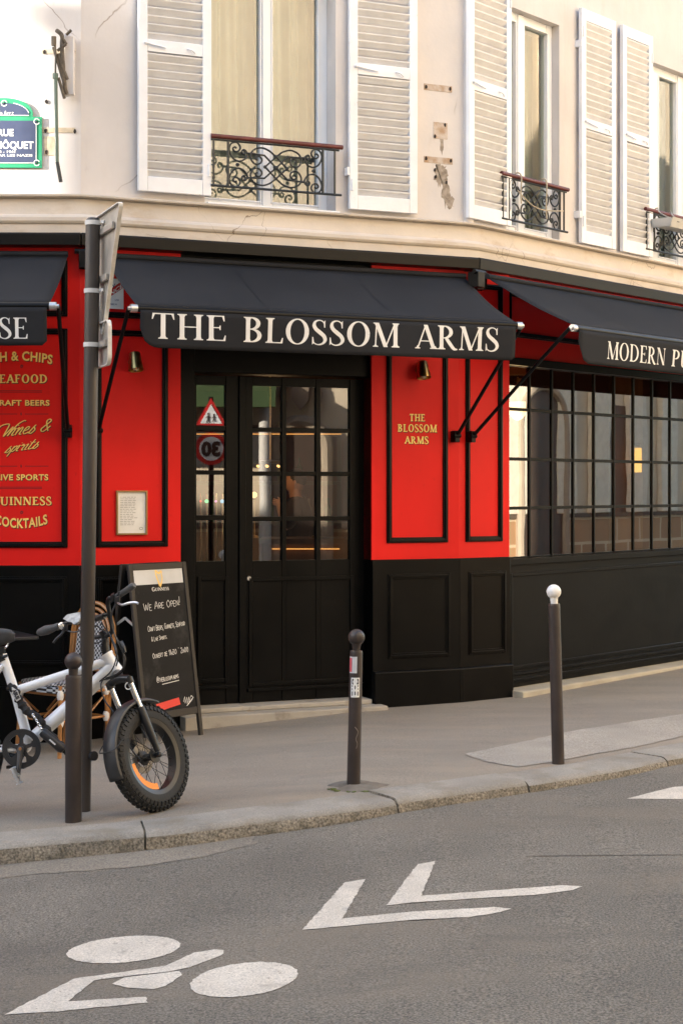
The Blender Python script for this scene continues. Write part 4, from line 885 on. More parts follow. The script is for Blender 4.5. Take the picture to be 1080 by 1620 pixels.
# ------------------------------------------------------------------ awnings
PR, ZR_, ZA = .88, 2.905, 3.355              # reach, height of the front bar, height at the wall
def awning(fc, a, b, label, rl, rr, ends, phase):
    root = thing('awning', label, 'awning', tuple(fc.pt((a + b) / 2, 2.6, 0)), 'black awnings of the pub')
    def can(i, j):
        o = .07 + (PR - .07) * j; z = ZA + (ZR_ + .022 - ZA) * j - .024 * math.sin(math.pi * j)
        z += (.005 * math.sin(i * 17 + phase) + .003 * math.sin(i * 41 + phase + 3 * j)) * math.sin(math.pi * j)
        return fc.pt(a + (b - a) * i, z, o)
    m = MB(); m.grid(can, 40, 10); cn = m.build('canopy', canvas, root)
    so_ = cn.modifiers.new('thickness', 'SOLIDIFY'); so_.thickness = .003
    m = MB(); m.tube([fc.pt(a - .0, ZR_, PR), fc.pt(b + .0, ZR_, PR)], .026, 14); br = m.build('front_bar', blackm, root)
    for e, sg, wf_, wu_ in ends:
        m = MB(); s_ = a if e < 0 else b
        m.tube([fc.pt(s_ + sg * .0, ZR_, PR), fc.pt(s_ + sg * .045, ZR_, PR)], .028, 14); m.tube([fc.pt(s_ + sg * .045, ZR_, PR), fc.pt(s_ + sg * .062, ZR_ , PR)], .014, 10)
        m.build('end_cap', alu, br)
    H = .262; n = 90
    def val(i, j):
        x = a + .015 + (b - a - .03) * i; bot = ZR_ - H
        for rad, dist in ((rl, x - a - .015), (rr, b - .015 - x)):
            if rad and dist < rad: bot += rad - math.sqrt(max(0, rad * rad - (rad - dist) ** 2))
        z = ZR_ - .01 + (bot - ZR_ + .01) * j
        wv = .010 * math.sin(i * 11 + phase) * j + .004 * math.sin(i * 31 + 1 + phase) * j * j
        return fc.pt(x, z, PR + .024 + wv - .012 * j)
    m = MB(); m.grid(val, n, 8); vl = m.build('valance', canvas, root)
    so_ = vl.modifiers.new('thickness', 'SOLIDIFY'); so_.thickness = .002; so_.offset = 1
    def vpt(x, z, l):
        i = (x - a - .015) / (b - a - .03); j = (ZR_ - .01 - z) / (H - .01)
        wv = .010 * math.sin(i * 11 + phase) * j + .004 * math.sin(i * 31 + 1 + phase) * j * j
        return fc.pt(x, z, PR + .024 + wv - .012 * j + .0028 + l)
    for e, sg, wf_, wu_ in ends:              # folding arms on the wall
        s_ = (a + .03) if e < 0 else (b - .03)
        ws = wf_.s(wu_); m = MB(); base_ = wf_.pt(ws, 2.11, .07); tip = fc.pt(s_ + sg * .085, ZR_, PR - .01)
        m.tube([base_, base_.lerp(tip, .5) + Vector((0, 0, .004)), tip], .0145, 10)
        ar = m.build('arm', blackm, root)
        m = MB(); m.obox(wf_.pt(ws, 2.105, .035), (wf_.d.x, wf_.d.y, 0), (wf_.n.x, wf_.n.y, 0), (0, 0, 1), .022, .045, .045); m.tube([wf_.pt(ws - .03, 2.11, .075), wf_.pt(ws + .03, 2.11, .075)], .017, 10); m.build('bracket', blackm, ar, bevel=.004)
        m = MB(); c = fc.pt(s_ + sg * .16, ZA - .03, .06); m.obox(c, (fc.d.x, fc.d.y, 0), (fc.n.x, fc.n.y, 0), (0, 0, 1), .045, .05, .06); m.tube([fc.pt(s_ + sg * .08, ZA + .03, .08), fc.pt(s_ + sg * .22, ZA + .03, .08)], .02, 10); m.tube([fc.pt(s_ + sg * .17, ZA, .08), fc.pt(s_ + sg * .17, ZA - .1, .08)], .006, 6); m.build('crank_gear', blackm, root, bevel=.004)
    m = MB()
    for k in range(1, int((b - a) / 1.1) + 1):
        i = k / (int((b - a) / 1.1) + 1); m.grid(lambda x, j: can(i + (x - .5) * .010 / (b - a), j) + Vector((0, 0, .0032)), 1, 10)
    m.build('seam', canvas, cn, recalc=False)
    m = MB(); m.tube([fc.pt(a, ZA + .01, .07), fc.pt(b, ZA + .01, .07)], .022, 12); m.build('roller_tube', canvas, root)
    return root, vpt
def awn_text(root, vpt, fc, txt, sa, sb, z0, z1, nudge=0, **k):
    pc, w_ = serif_text(txt, track=.02, **k); x0 = min(p[0] for q in pc for p in q); x1 = max(p[0] for q in pc for p in q); cap = z1 - z0; kx = (sb - sa) / ((x1 - x0))
    m = MB(); lay(m, pc, lambda x, y, l: vpt(sa + (x - x0) * kx, z0 + y * cap, l)); m.build('lettering', letter_w, root, smooth=False)
ob = PR + .02
rb, vb = awning(B, B.s(217, PR), B.s(816, PR), 'long black awning over the doorway lettered with the pub name in white', .13, .03, ((-1, -1, B, 152), (1, 1, B, 716)), .3)
for t_, u0, u1 in (('THE', 240, 357), ('BLOSSOM', 385.5, 631), ('ARMS', 656, 789)): awn_text(rb, vb, B, t_, B.s(u0, ob), B.s(u1, ob), 2.706, 2.878)
ra, va = awning(A, -3.0, A.s(79, PR), 'black awning cut off at the left edge, its white lettering ending in SE', .03, .03, ((1, 1, A, 110),), 1.4)
awn_text(ra, va, A, 'HOUSE', A.s(-102, ob), A.s(44, ob), A.z(30, 535.5, ob), A.z(30, 502.5, ob))
rc, vc = awning(Cc, Cc.s(909, PR), 6.0, 'black awning over the barred window on the right with white capitals', .16, .03, ((-1, -1, D, 739),), 2.2)
sM = Cc.s(960, ob)
awn_text(rc, vc, Cc, 'MODERN', sM, Cc.s(1052, ob), 2.700, 2.836); sP = Cc.s(1063, ob); awn_text(rc, vc, Cc, 'PUB', sP, sP + (Cc.s(1052, ob) - sM) * .50, 2.700, 2.836)
# ------------------------------------------------------------------ bollards and sign post
def bollard(u, vb, vt, Y, label, mat, topmat, r_, lean=0, ball=.047):
    b = P(u, vb, Y); t = P(u + lean, vt, Y); H = t.z - b.z
    root = thing('bollard', label, 'bollard', tuple(b), 'bollards along the kerb')
    ax_ = (t - b).normalized()
    m = MB(); m.lathe([(0, -.1), (r_ * 1.06, -.1), (r_ * 1.06, .0), (r_ * 1.04, .3), (r_, H - ball * 2 - .045), (r_ * .97, H - ball * 2 - .035), (r_ * .92, H - ball * 2 - .028), (0, H - ball * 2 - .028)], b, ax_, 28); m.build('post', mat, root)
    m = MB(); prof = [(r_ * .62, H - ball * 2 - .03), (r_ * .60, H - ball * 2 - .02), (ball * .55, H - ball * 2 + .002)]
    prof += [(ball * math.sin(a), H - ball - ball * math.cos(a)) for a in [R(34 + k * 146 / 12) for k in range(13)]]
    m.lathe(prof, b, ax_, 28); m.build('ball', topmat, root)
    return root, b, t
YL, YM, YR = 8.76, 9.36, 10.04
bollard(116.5, 1300, 1032, YL, 'brown metal bollard with worn ball top in front of the white bicycle', brown_m, brown_m, .042, 0)
rm, bM_, tM_ = bollard(559, 1247, 995, YM, 'brown metal bollard with stickers on its post in front of the pub door', brown_m, brown_m, .0365, 5)
bollard(882.5, 1208, 924.5, YR, 'tall brown bollard with a white ball top below the barred window', brown_m, ballw, .036, -7.5, .0445)
# stickers wrapped on the middle bollard
axm = (tM_ - bM_).normalized()
def wrap(par, mat, nm, v0, v1, a0, a1, o, fn=None):
    zc0 = (P(559, v1, YM) - bM_).z; zc1 = (P(559, v0, YM) - bM_).z; r_ = .0375 + o
    m = MB(); m.grid(lambda i, j: bM_ + axm * (zc0 + (zc1 - zc0) * j) + Vector((r_ * math.sin(a0 + (a1 - a0) * i), -r_ * math.cos(a0 + (a1 - a0) * i), 0)), 10, 1); return m.build(nm, mat, par, recalc=False)
st = wrap(rm, greypaint, 'sticker', 1038, 1064, -1.15, .15, .0012); wrap(st, M('sticker_pink', (.62, .10, .12), .5), 'sticker_print', 1040, 1062, -1.12, -.62, .0022)
st = wrap(rm, enamelw, 'sticker', 1071, 1102, -.75, .62, .0012)
m = MB(); zc0 = (P(559, 1102, YM) - bM_).z; zc1 = (P(559, 1071, YM) - bM_).z
gl = rib([(.15, .12), (.85, .12)], .1, 1, False) + rib([(.2, .1), (.2, .3)], .1, 1, False) + rib([(.8, .1), (.8, .3)], .1, 1, False) + rib([(.5, .12), (.5, .3)], .1, 1, False) + rib([(.15, .42), (.85, .42)], .1, 1, False) + rib([(.5, .42), (.5, .6)], .1, 1, False) + rib([(.15, .58), (.85, .58)], .1, 1, False) + rib([(.2, .68), (.8, .92)], .09, 1, False) + rib([(.2, .92), (.8, .68)], .09, 1, False) + rib([(.18, .68), (.18, .92)], .09, 1, False) + rib([(.82, .68), (.82, .92)], .09, 1, False)
def wr(x, y, l):
    a = -.75 + 1.37 * x; r_ = .0375 + .0022 + l; return bM_ + axm * (zc0 + (zc1 - zc0) * y) + Vector((r_ * math.sin(a), -r_ * math.cos(a), 0))
lay(m, gl, wr); m.build('sticker_print', ink, st, smooth=False)
m = MB(); lay(m, rib([(.55, -1.5), (.9, -1.75), (.7, -2.1), (.85, -2.35), (.75, -2.6)], .05, 5), wr); m.build('scratch', M('scratch', (.25, .22, .2), .6), rm, smooth=False)
# asphalt collar at its foot
m = MB(); c = bM_
m.add([(c.x, c.y, h(c.x) + .02)] + [(c.x + (.085 + .022 * math.sin(3 * t + 1) + .012 * math.sin(7 * t)) * math.cos(t) * 1.35 + .02, c.y + .13 * math.sin(t) * 1.2, h(c.x) + .009) for t in [k * math.pi / 14 for k in range(28)]] + [(c.x + (.125 + .03 * math.sin(3 * t + 1) + .014 * math.sin(7 * t)) * math.cos(t) * 1.35 + .02, c.y + .155 * math.sin(t) * 1.2, h(c.x) - .004) for t in [k * math.pi / 14 for k in range(28)]],
      [(0, 1 + k, 1 + (k + 1) % 28) for k in range(28)] + [(1 + k, 29 + k, 29 + (k + 1) % 28, 1 + (k + 1) % 28) for k in range(28)])
m.build('asphalt_collar', M('collar', (.155, .135, .11), .9, var=.2, vs=20, bump=.5, bs=120), rm)
m = MB()
for k in range(26):
    t = random.uniform(3.6, 5.6); rr_ = random.uniform(.9, 1.1); m.ball((c.x + .165 * math.cos(t) * rr_ + .02, c.y + .17 * math.sin(t) * rr_, h(c.x) + .001), random.uniform(.006, .014), 6, (1.6, 1, .4))
m.build('moss', moss, rm)
# sign post: two plates seen from behind
YP = 9.04
pb = P(135, 1284, YP); pt_ = P(147.5, 345, YP)
post = thing('sign_post', 'slim brown signpost with two pale sign backs beside the bicycle', 'sign post', tuple(pb))
axp = (pt_ - pb).normalized()
m = MB(); m.lathe([(0, -.1), (.030, -.1), (.030, 0), (.0305, .8), (.039, .84), (.0395, 1.9), (.040, (pt_ - pb).length - .03), (.038, (pt_ - pb).length - .012), (.03, (pt_ - pb).length), (0, (pt_ - pb).length + .004)], pb, axp, 24); m.build('pole', pole_m, post)
for v in (353, 460.5, 545.5):
    m = MB(); c = pb + axp * ((P(140, v, YP).z - pb.z) / axp.z); m.lathe([(.0405, -.012), (.044, -.012), (.044, .012), (.0405, .012)], c, axp, 24); m.obox(c + Vector((.05, -.012, .004)), (.9, -.5, 0), (.5, .9, 0), (0, 0, 1), .02, .008, .008); m.build('clamp', M('clamp_white', (.68, .67, .65), .4), post)
pd = Vector((.36, -.93, 0)).normalized(); pn = Vector((pd.y, -pd.x, 0)); pn = pn if pn.dot(Vector((-1.3, 9, 0))) < 0 else -pn   # pn looks to the camera side (back)
def plate_(c, outline, nm, ribs, wh=.022):
    c = Vector(c); m = MB(); m.prism([c + pd * x + Vector((0, 0, y)) for x, y in outline], -pn * .004)
    o = m.build(nm, steel, post)
    e = [c + pd * x + Vector((0, 0, y)) - pn * .002 for x, y in outline]; m = MB()
    for p, q in zip(e, e[1:] + e[:1]):
        mid_ = (p + q) / 2; m.obox(mid_ + pn * (wh / 2 - .004), q - p, pn, (q - p).cross(pn), (q - p).length / 2 + .002, wh / 2, .003)
    m.build('rim', M('plate_rim', (.64, .61, .56), .5, var=.1, vs=20), o)
    m = MB()
    for x0, x1, y in ribs: m.obox(c + pd * (x0 + x1) / 2 + Vector((0, 0, y)) + pn * .012, pd, pn, (0, 0, 1), (x1 - x0) / 2, .009, .018)
    m.build('rail', steel, o, bevel=.003)
def rnd(w_, hh, r_, n=5): return [(sx * (w_ / 2 - r_) + r_ * math.cos(a), sy * (hh / 2 - r_) + r_ * math.sin(a)) for sx, sy, a0 in ((1, 1, 0), (-1, 1, 90), (-1, -1, 180), (1, -1, 270)) for a in [R(a0 + 90 * k / n) for k in range(n + 1)]]
def tri_rnd(W, Hh, r_):
    vs = [Vector((-W / 2, 0)), Vector((W / 2, 0)), Vector((0, -Hh))]; out = []
    for i in range(3):
        p = vs[i]; a = (vs[i - 1] - p).normalized(); b = (vs[(i + 1) % 3] - p).normalized()
        for k in range(5): t = k / 4; out.append(tuple(p + a * r_ * (1 - t) ** 2 + b * r_ * t ** 2))
    return out
ctr = P(162, 338, YP - .02) + Vector((.012, 0, 0))
plate_(ctr, tri_rnd(.84, .68, .05), 'triangle_plate', ((-.26, .26, -.10), (-.12, .12, -.36)))
c2 = P(160, 545, YP - .02) + Vector((.012, 0, 0))
plate_(c2, rnd(.36, .24, .05), 'small_plate', ((-.13, .13, .0),))
# ------------------------------------------------------------------ small things on the front
def wall_lamp(u, v, label):
    c = B.pt(B.s(u), B.z(u, v), .07)
    root = thing('wall_lamp', label, 'wall lamp', tuple(c), 'brass wall lamps'); ax_ = Vector((B.n.x * .25, B.n.y * .25, -1)).normalized()
    m = MB(); m.lathe([(0, -.066), (.036, -.066), (.041, -.06), (.056, .066), (.052, .066), (.038, -.05)], c, ax_, 24); m.build('shade', brass, root)
    m = MB(); m.lathe([(.0, .02), (.018, .03), (.022, .06), (.0, .075)], c, ax_, 14); m.build('bulb', M('bulb', (.5, .42, .25), .3), root)
    m = MB(); m.tube([c - Vector((B.n.x, B.n.y, 0)) * .075, c], .013, 10); m.lathe([(0, 0), (.035, 0), (.035, .012), (0, .012)], c - Vector((B.n.x, B.n.y, 0)) * .07, (B.n.x, B.n.y, 0), 20); m.build('wall_bracket', brass, root)
wall_lamp(210, 573, 'brass cup wall lamp on the red wall above the framed menu')
wall_lamp(662.5, 586, 'brass cup wall lamp on the red pillar above the small gold lettering')
# framed menu
a, b, z0, z1 = B.s(183.5), B.s(232.5), B.z(208, 846), B.z(208, 776)
mn = thing('menu_frame', 'brass framed white menu sheet on the red wall', 'menu', tuple(B.pt((a + b) / 2, z0, 0)))
m = MB(); frame(m, B, a, b, z0, z1, .012, 0, .022); m.build('frame', M('frame_brass', (.35, .22, .09), .4, metal=.6), mn, bevel=.002)
m = MB(); m.box(B, a + .012, b - .012, z0 + .012, z1 - .012, 0, .006); m.build('sheet', paper, mn)
m = MB()
for i in range(17):
    z = z1 - .05 - i * .0125; x = a + .03; 
    while x < b - .075 - random.random() * .05:
        L_ = random.uniform(.012, .03); m.poly([B.pt(x, z, .0072), B.pt(x + L_, z, .0072), B.pt(x + L_, z + .0035, .0072), B.pt(x, z + .0035, .0072)]); x += L_ + .006
lay(m, rib([(b - .045 + .012 * math.cos(t), z0 + .045 + .009 * math.sin(t)) for t in [k * .7 for k in range(10)]], .004, 2), lambda x, y, l: B.pt(x, y, .0072 + l))
m.build('print', inkgrey, mn, smooth=False)
# licence notice behind the sign post
nd = thing('licence_notice', 'white licence notice with red diagonal band on the red wall', 'notice', tuple(B.pt(B.s(180), B.z(180, 489), 0)))
a, b, z0, z1 = B.s(152), B.s(195.5), B.z(180, 488.5), B.z(180, 441)
m = MB(); m.box(B, a, b, z0, z1, 0, .005); m.build('sheet', paper, nd)
nx = lambda x, y, l: B.pt(a + (b - a) * x, z0 + (z1 - z0) * y, .0064 + l)
m = MB(); m.poly([nx(.0, .06, 0), nx(1.0, .72, 0), nx(1.0, .97, 0), nx(0, .31, 0)]); m.build('red_band', signr, nd, smooth=False)
vf = sans_mesh('LICENCE', 1, .02, 'LEFT'); w_ = max(x for x, y in vf[0]); m = MB(); lay_sans(m, vf, lambda x, y, l: nx(.03 + x / w_ * .94, .095 + x / w_ * .63 + y * .2, .0012)); m.build('lettering', paper, nd, smooth=False, recalc=False)
m = MB()
for txt, x, y, hh in (('IV', .52, .70, .2), ('LOI', .68, .26, .09), ('DU 24 SEPTEMBRE 1941', .30, .12, .075)):
    vf = sans_mesh(txt, 1, .01, 'LEFT'); lay_sans(m, vf, lambda X, Y_, l: nx(x + X * hh * (.6 if len(txt) > 5 else 1.0), y + Y_ * hh, .0005))
m.build('print', M('print_blue', (.06, .08, .2), .6), nd, smooth=False, recalc=False)
# street name plate
uc = 7
cA, sL = A.s(uc, 0), A.s(66.5, 0) - A.s(uc, 0)
zb_, zm_, ztp = A.z(30, 265), A.z(30, 184.5), A.z(8, 154.5)
rue = thing('street_sign', 'blue and green enamel street name plate on the sunlit wall', 'street sign', tuple(A.pt(cA, zb_, 0)))
def rue_out(e, n=18):
    w_ = sL - e; z0, zm, zt = zb_ + e, zm_ - e, ztp - e; ar = w_ * .76
    return [(-w_, z0), (w_, z0), (w_, zm), (ar, zm), (ar, zm + .035)] + [(ar * math.cos(t) * .97, zm + .035 + (zt - zm - .035) * math.sin(t)) for t in [math.pi * k / n for k in range(1, n)]] + [(-ar, zm + .035), (-ar, zm)] + [(-w_, zm)]
def rp(o, pts, mb): mb.prism([A.pt(cA + x, z, o) for x, z in pts], (A.n.x * .003, A.n.y * .003, 0))
m = MB(); rp(UPo, rue_out(0), m); rp(UPo + .012, rue_out(0), m); m.build('green_border', enamelg, rue)
w_ = sL - .036
m = MB(); rp(UPo + .0155, [(-w_, zb_ + .036), (w_, zb_ + .036), (w_, zm_ - .028), (-w_, zm_ - .028)], m)
arx = sL * .66; rp(UPo + .0155, [(-arx, zm_ + .012), (arx, zm_ + .012)] + [(arx * math.cos(t), zm_ + .018 + (ztp - zm_ - .055) * math.sin(t)) for t in [math.pi * k / 14 for k in range(1, 14)]], m); m.build('blue_field', enamelb, rue)
m = MB()
def line_(pts, wd): lay(m, rib(pts, wd, 1, False), lambda x, y, l: A.pt(cA + x, y, UPo + .0195 + l))
line_([(-w_, zb_ + .033), (w_ - .02, zb_ + .033)], .005); line_([(w_ - .004, zb_ + .05), (w_ - .004, zm_ - .05)], .005); line_([(-arx, zm_ + .009), (arx, zm_ + .009)], .005)
line_([(arx * math.cos(t), zm_ + .014 + (ztp - zm_ - .046) * math.sin(t)) for t in [R(8 + 60 * k / 12) for k in range(13)]], .005)
for x, z in ((0.0, ztp - .04), (sL - .036, zm_ - .034), (sL - .036, zb_ + .034)): line_([(x + .02 * math.cos(t), z + .02 * math.sin(t)) for t in [R(20 + 320 * k / 14) for k in range(15)]], .006)
for txt, uu, vb_, vt_, u0, u1, bd in (('17e Arr.t', 5, 182.5, 175, -7, 22, .015), ('RUE', 7, 215, 204, -3.5, 22, .03), ('GUY MÔQUET', 7, 235, 223.5, -41, 53.5, .03), ('1924 - 1941', 7, 242, 238, -13, 24.5, .02), ('FUSILLÉ PAR LES NAZIS', 7, 247.5, 243.8, -40, 52, .02)):
    vf = sans_mesh(txt, 1, bd, 'LEFT'); x1 = max(x for x, y in vf[0]); a = A.s(u0) - cA; b = A.s(u1) - cA; z0 = A.z(30, vb_); cap = A.z(30, vt_) - z0
    lay_sans(m, vf, lambda x, y, l: A.pt(cA + a + (b - a) * x / x1, z0 + y / .72 * cap, UPo + .0198))
m.build('lettering', enamelw, rue, smooth=False, recalc=False)
m = MB()
for x, z in ((0.0, ztp - .04), (sL - .036, zm_ - .034), (sL - .036, zb_ + .034)): m.ball(A.pt(cA + x, z, UPo + .017), .008, 8)
m.build('screw', iron, rue)
# folded bracket arm with a green rod at the wall corner
br = thing('folding_bracket', 'folded rusty bracket arm with hanging green rod at the sunlit wall edge', 'bracket', tuple(A.pt(A.s(105), 4.3, 0)))
def pa(u, v, o): return A.pt(A.s(u, 0), A.z(u, v), o)
m = MB(); m.prism([pa(104, 56, 0), pa(104, 154, 0), pa(119, 152, 0), pa(119, 60, 0)], (A.n.x * .05, A.n.y * .05, 0)); m.build('back_plate', M('backplate', (.62, .58, .56), .5), br, bevel=.006)
m = MB()
m.tube(smooth_path([pa(92, 52, .06), pa(97, 56, .07), pa(101, 62, .07), pa(101, 80, .08), pa(103, 110, .08), pa(105, 140, .07), pa(108, 152, .06)], 4), .016, 8)
for a_, b_ in (((116, 53), (108, 60)), ((99, 60), (108, 75)), ((108, 75), (94, 85)), ((88, 80), (104, 135)), ((96, 90), (104, 120)), ((100, 105), (110, 130)), ((96, 128), (105, 160))): m.tube([pa(*a_, .09), pa(*b_, .08)], .011, 8)
m.tube([pa(89, 64, .1), pa(89, 78, .1)], .018, 10); m.tube([pa(91, 76, .1), pa(92, 92, .1)], .008, 6)
m.build('arm', M('old_iron', (.10, .075, .05), .6, var=.4, vs=20), br)
m = MB(); m.tube([pa(91.5, 122, .1), pa(91.5, 130, .1)], .02, 8); m.tube([pa(92, 128, .1), pa(95, 262, .12)], .013, 10); m.build('rod', M('rod_green', (.08, .13, .10), .4), br)
m = MB(); m.tube([pa(95, 262, .12), pa(101, 293, .13)], .014, 10); m.tube([pa(92, 92, .1), pa(91.5, 122, .1)], .007, 6); m.build('rod_tip', iron, br)
# planter clamp on the right railing and cords on the middle one
s_ = Cu.s(1033, .1); zz_ = Cu.z(1040, 348, .1)
pl_ = thing('balcony_tray', 'shallow grey tray hooked to the red handrail at the right edge', 'tray', tuple(Cu.pt(s_, zz_, .1)))
m = MB(); m.prism([Cu.pt(s_, zz_ + z, .07 + o) for o, z in ((.02, -.07), (.20, -.085), (.23, .0), (.225, .0), (.195, -.078), (.025, -.062), (.02, .0), (.0, .0))], Cu.pt(.5, 0, 0) - Cu.pt(0, 0, 0)); m.box(Cu, s_, s_ + .006, zz_ - .08, zz_, .09, .28); m.build('tray', M('tray_grey', (.50, .49, .46), .5), pl_)
m = MB()
for q in (.1, .34): m.tube(smooth_path([Cu.pt(s_ + q, zz_ - .04, .31), Cu.pt(s_ + q, zz_ + .06, .12), Cu.pt(s_ + q, zz_ + .115, .08), Cu.pt(s_ + q, zz_ + .08, .03)], 4), .006, 6)
m.build('hook', steel, pl_)
cd = thing('clothes_cord', 'beige cords tied over the red handrail of the middle window', 'cord', tuple(Cu.pt(Cu.s(840, .1), zc - .2, .1)))
m = MB()
for u, L_ in ((822, .22), (862, .30)):
    q = Cu.s(u, .09); m.tube(smooth_path([Cu.pt(q, zc - L_ * .3, .02), Cu.pt(q, zc + .03, .05), Cu.pt(q + .01, zc + .005, .095), Cu.pt(q + .012, zc - L_ * .6, .09), Cu.pt(q + .02, zc - L_, .09)], 4), .006, 6)
m.tube(smooth_path([Cu.pt(Cu.s(820, .1), zc - .12, .09), Cu.pt(Cu.s(842, .1), zc - .21, .09), Cu.pt(Cu.s(862, .1), zc - .23, .09), Cu.pt(Cu.s(892, .1), zc - .2, .09)], 5), .005, 6)
m.build('cord', M('cord_beige', (.50, .43, .32), .9), cd)
# ------------------------------------------------------------------ bicycle
YB0, LEAN = 9.07, .10
def bp(u, v, near=0.0):
    Y = YB0
    for _ in range(8): Y = YB0 + (EYE + (VH - v) / F * Y + .06) * LEAN - near
    return P(u, v, Y)
bk = thing('bicycle', 'white electric bicycle with a fat front tyre, parked behind the brown signpost', 'bicycle', tuple(P(60, 1280, 9.0)))
BBc = bp(38, 1183); HT, HB = bp(168, 1035), bp(186, 1064)
m = MB()
m.tube([HT, HT.lerp(HB, .5), HB], [.037, .036, .041], 18)
m.tube(smooth_path([bp(31, 1091), bp(100, 1068.5), bp(150, 1052.5), bp(170, 1046)], 4), .0255, 16)
m.tube(smooth_path([bp(52, 1170), bp(110, 1118), bp(160, 1073), bp(180, 1054)], 4), [.040] * 13, 18)
m.tube([bp(4, 1036), bp(26, 1100), bp(44, 1168), BBc], [.027, .027, .028, .034], 16)
m.tube([BBc + Vector((0, .05, 0)), BBc - Vector((0, .05, 0))], .036, 18)
RW = bp(-84, 1188)
for o in (-.07, .07):
    m.tube([BBc + Vector((-.03, o * .6, 0)), RW + Vector((0, o, 0))], .014, 10); m.tube([bp(6, 1052) + Vector((0, o * .4, 0)), bp(-30, 1095) + Vector((0, o, 0)), RW + Vector((0, o, 0))], .012, 10)
m.tube([HT.lerp(HB, .08), HT.lerp(HB, -.02)], .040, 18)
m.build('frame', framew, bk, ang=60)
m = MB(); m.tube([bp(171, 1031), bp(185, 1037)], .006, 8); m.build('cable_port', M('wood_plug', (.45, .22, .06), .5), bk)
# front wheel, fork and bars share the steering angle
wn = Vector((.80, -.53, .28)).normalized(); wu = (Vector((0, 0, 1)) - wn * wn.z).normalized(); wf = wu.cross(wn); wf = wf if wf.y > 0 else -wf
hub = P(236.5, 1197.5, 8.97)
def wheel(hub, wn, wu, wf, par, refl_=False):
    def ring(a, r_, o=0): return hub + (wf * math.cos(a) + wu * math.sin(a)) * r_ + wn * o
    n = 72; prof = [(.203, -.028), (.212, -.039), (.235, -.043), (.262, -.040), (.282, -.031), (.292, -.016), (.295, 0), (.292, .016), (.282, .031), (.262, .040), (.235, .043), (.212, .039), (.203, .028)]
    m = MB(); m.add([ring(2 * math.pi * i / n, r_, o) for i in range(n) for r_, o in prof], [(i * 13 + j, ((i + 1) % n) * 13 + j, ((i + 1) % n) * 13 + j + 1, i * 13 + j + 1) for i in range(n) for j in range(12)])
    for i in range(54):                       # tread blocks
        a = 2 * math.pi * i / 54
        for o, r_, da in ((-.031, .284, 0), (-.012, .296, .5), (.012, .296, 0), (.031, .284, .5), (-.041, .262, .3), (.041, .262, .8)):
            a2 = a + da * 2 * math.pi / 54; rd = wf * math.cos(a2) + wu * math.sin(a2); tg = -wf * math.sin(a2) + wu * math.cos(a2)
            nn = (rd * (r_ - .25) + wn * o * .9).normalized() if abs(o) > .018 else rd
            m.obox(ring(a2, r_ - .001, o), tg, nn, tg.cross(nn), .0085, .0045, .0095 if abs(o) < .036 else .011)
    w_ = m.build('front_wheel' if refl_ else 'rear_wheel', rubber, par, ang=40)
    m = MB(); pr = [(.205, -.036), (.214, -.038), (.214, -.034), (.192, -.028), (.190, 0), (.192, .028), (.214, .034), (.214, .038), (.205, .036), (.186, .030), (.183, 0), (.186, -.030)]
    m.add([ring(2 * math.pi * i / n, r_, o) for i in range(n) for r_, o in pr], [(i * 12 + j, ((i + 1) % n) * 12 + j, ((i + 1) % n) * 12 + (j + 1) % 12, i * 12 + (j + 1) % 12) for i in range(n) for j in range(12)]); m.build('rim', rimm, w_)
    m = MB()
    for i in range(32):
        a = 2 * math.pi * i / 32; sd = 1 if i % 2 else -1; tw = .55 if (i // 2) % 2 else -.55
        m.tube([ring(a + tw, .036, sd * .038), ring(a, .188, sd * .008)], .0016, 5, False)
    m.build('spokes', M('spoke', (.05, .05, .05), .35, metal=.6), w_)
    m = MB(); m.lathe([(0, -.062), (.012, -.062), (.014, -.045), (.040, -.042), (.040, -.036), (.022, -.03), (.020, 0), (.022, .03), (.040, .036), (.040, .042), (.014, .045), (.012, .062), (0, .062)], hub, wn, 20); m.build('hub', bikeblk, w_)
    m = MB(); m.lathe([(.045, -.052), (.082, -.052), (.082, -.050), (.045, -.050), (.045, -.052)], hub, wn, 36); m.build('brake_disc', M('disc_steel', (.20, .19, .18), .4, metal=.8), w_)
    if refl_:
        def ang_of(dx, dy):                   # wheel angle whose direction shows at this place
            return min((abs(math.atan2(-(wf * math.cos(a) + wu * math.sin(a)).z, (wf * math.cos(a) + wu * math.sin(a)).x) - math.atan2(dy, dx)), a) for a in [k * .01 for k in range(628)])[1]
        a0, a1 = ang_of(-27, 6), ang_of(14, 58)
        if a1 < a0: a0, a1 = a1, a0
        m = MB(); k = 16
        m.add([ring(a0 + (a1 - a0) * i / k, r_, o) for i in range(k + 1) for r_, o in ((.146, .016), (.180, .020), (.180, .010), (.146, .008))], [(i * 4 + j, i * 4 + 4 + j, i * 4 + 4 + (j + 1) % 4, i * 4 + (j + 1) % 4) for i in range(k) for j in range(4)] + [(0, 1, 2, 3), (k * 4 + 3, k * 4 + 2, k * 4 + 1, k * 4)]); m.build('wheel_reflector', orange, w_)
    return w_, ring
fw, fring = wheel(hub, wn, wu, wf, bk, True)
wheel(RW, Vector((0, -1, LEAN)).normalized(), Vector((0, LEAN, 1)).normalized(), Vector((1, 0, 0)), bk)
crown = P(190, 1081, 9.0)
fk = (hub - crown)
m = MB()
for sd in (1, -1):
    top = crown + wn * .072 * sd; bot = hub + wn * .072 * sd
    m.tube([top.lerp(bot, .36), top.lerp(bot, .40), top.lerp(bot, .75), bot - fk * .04], [.021, .024, .022, .016], 14); m.tube([top + fk * -.04, top + fk * .04], .023, 14)
    m.ball(bot, .017, 10)
m.tube(smooth_path([crown + wn * .075 - fk * .02, crown - fk * .06, crown - wn * .075 - fk * .02], 4), .021, 12)
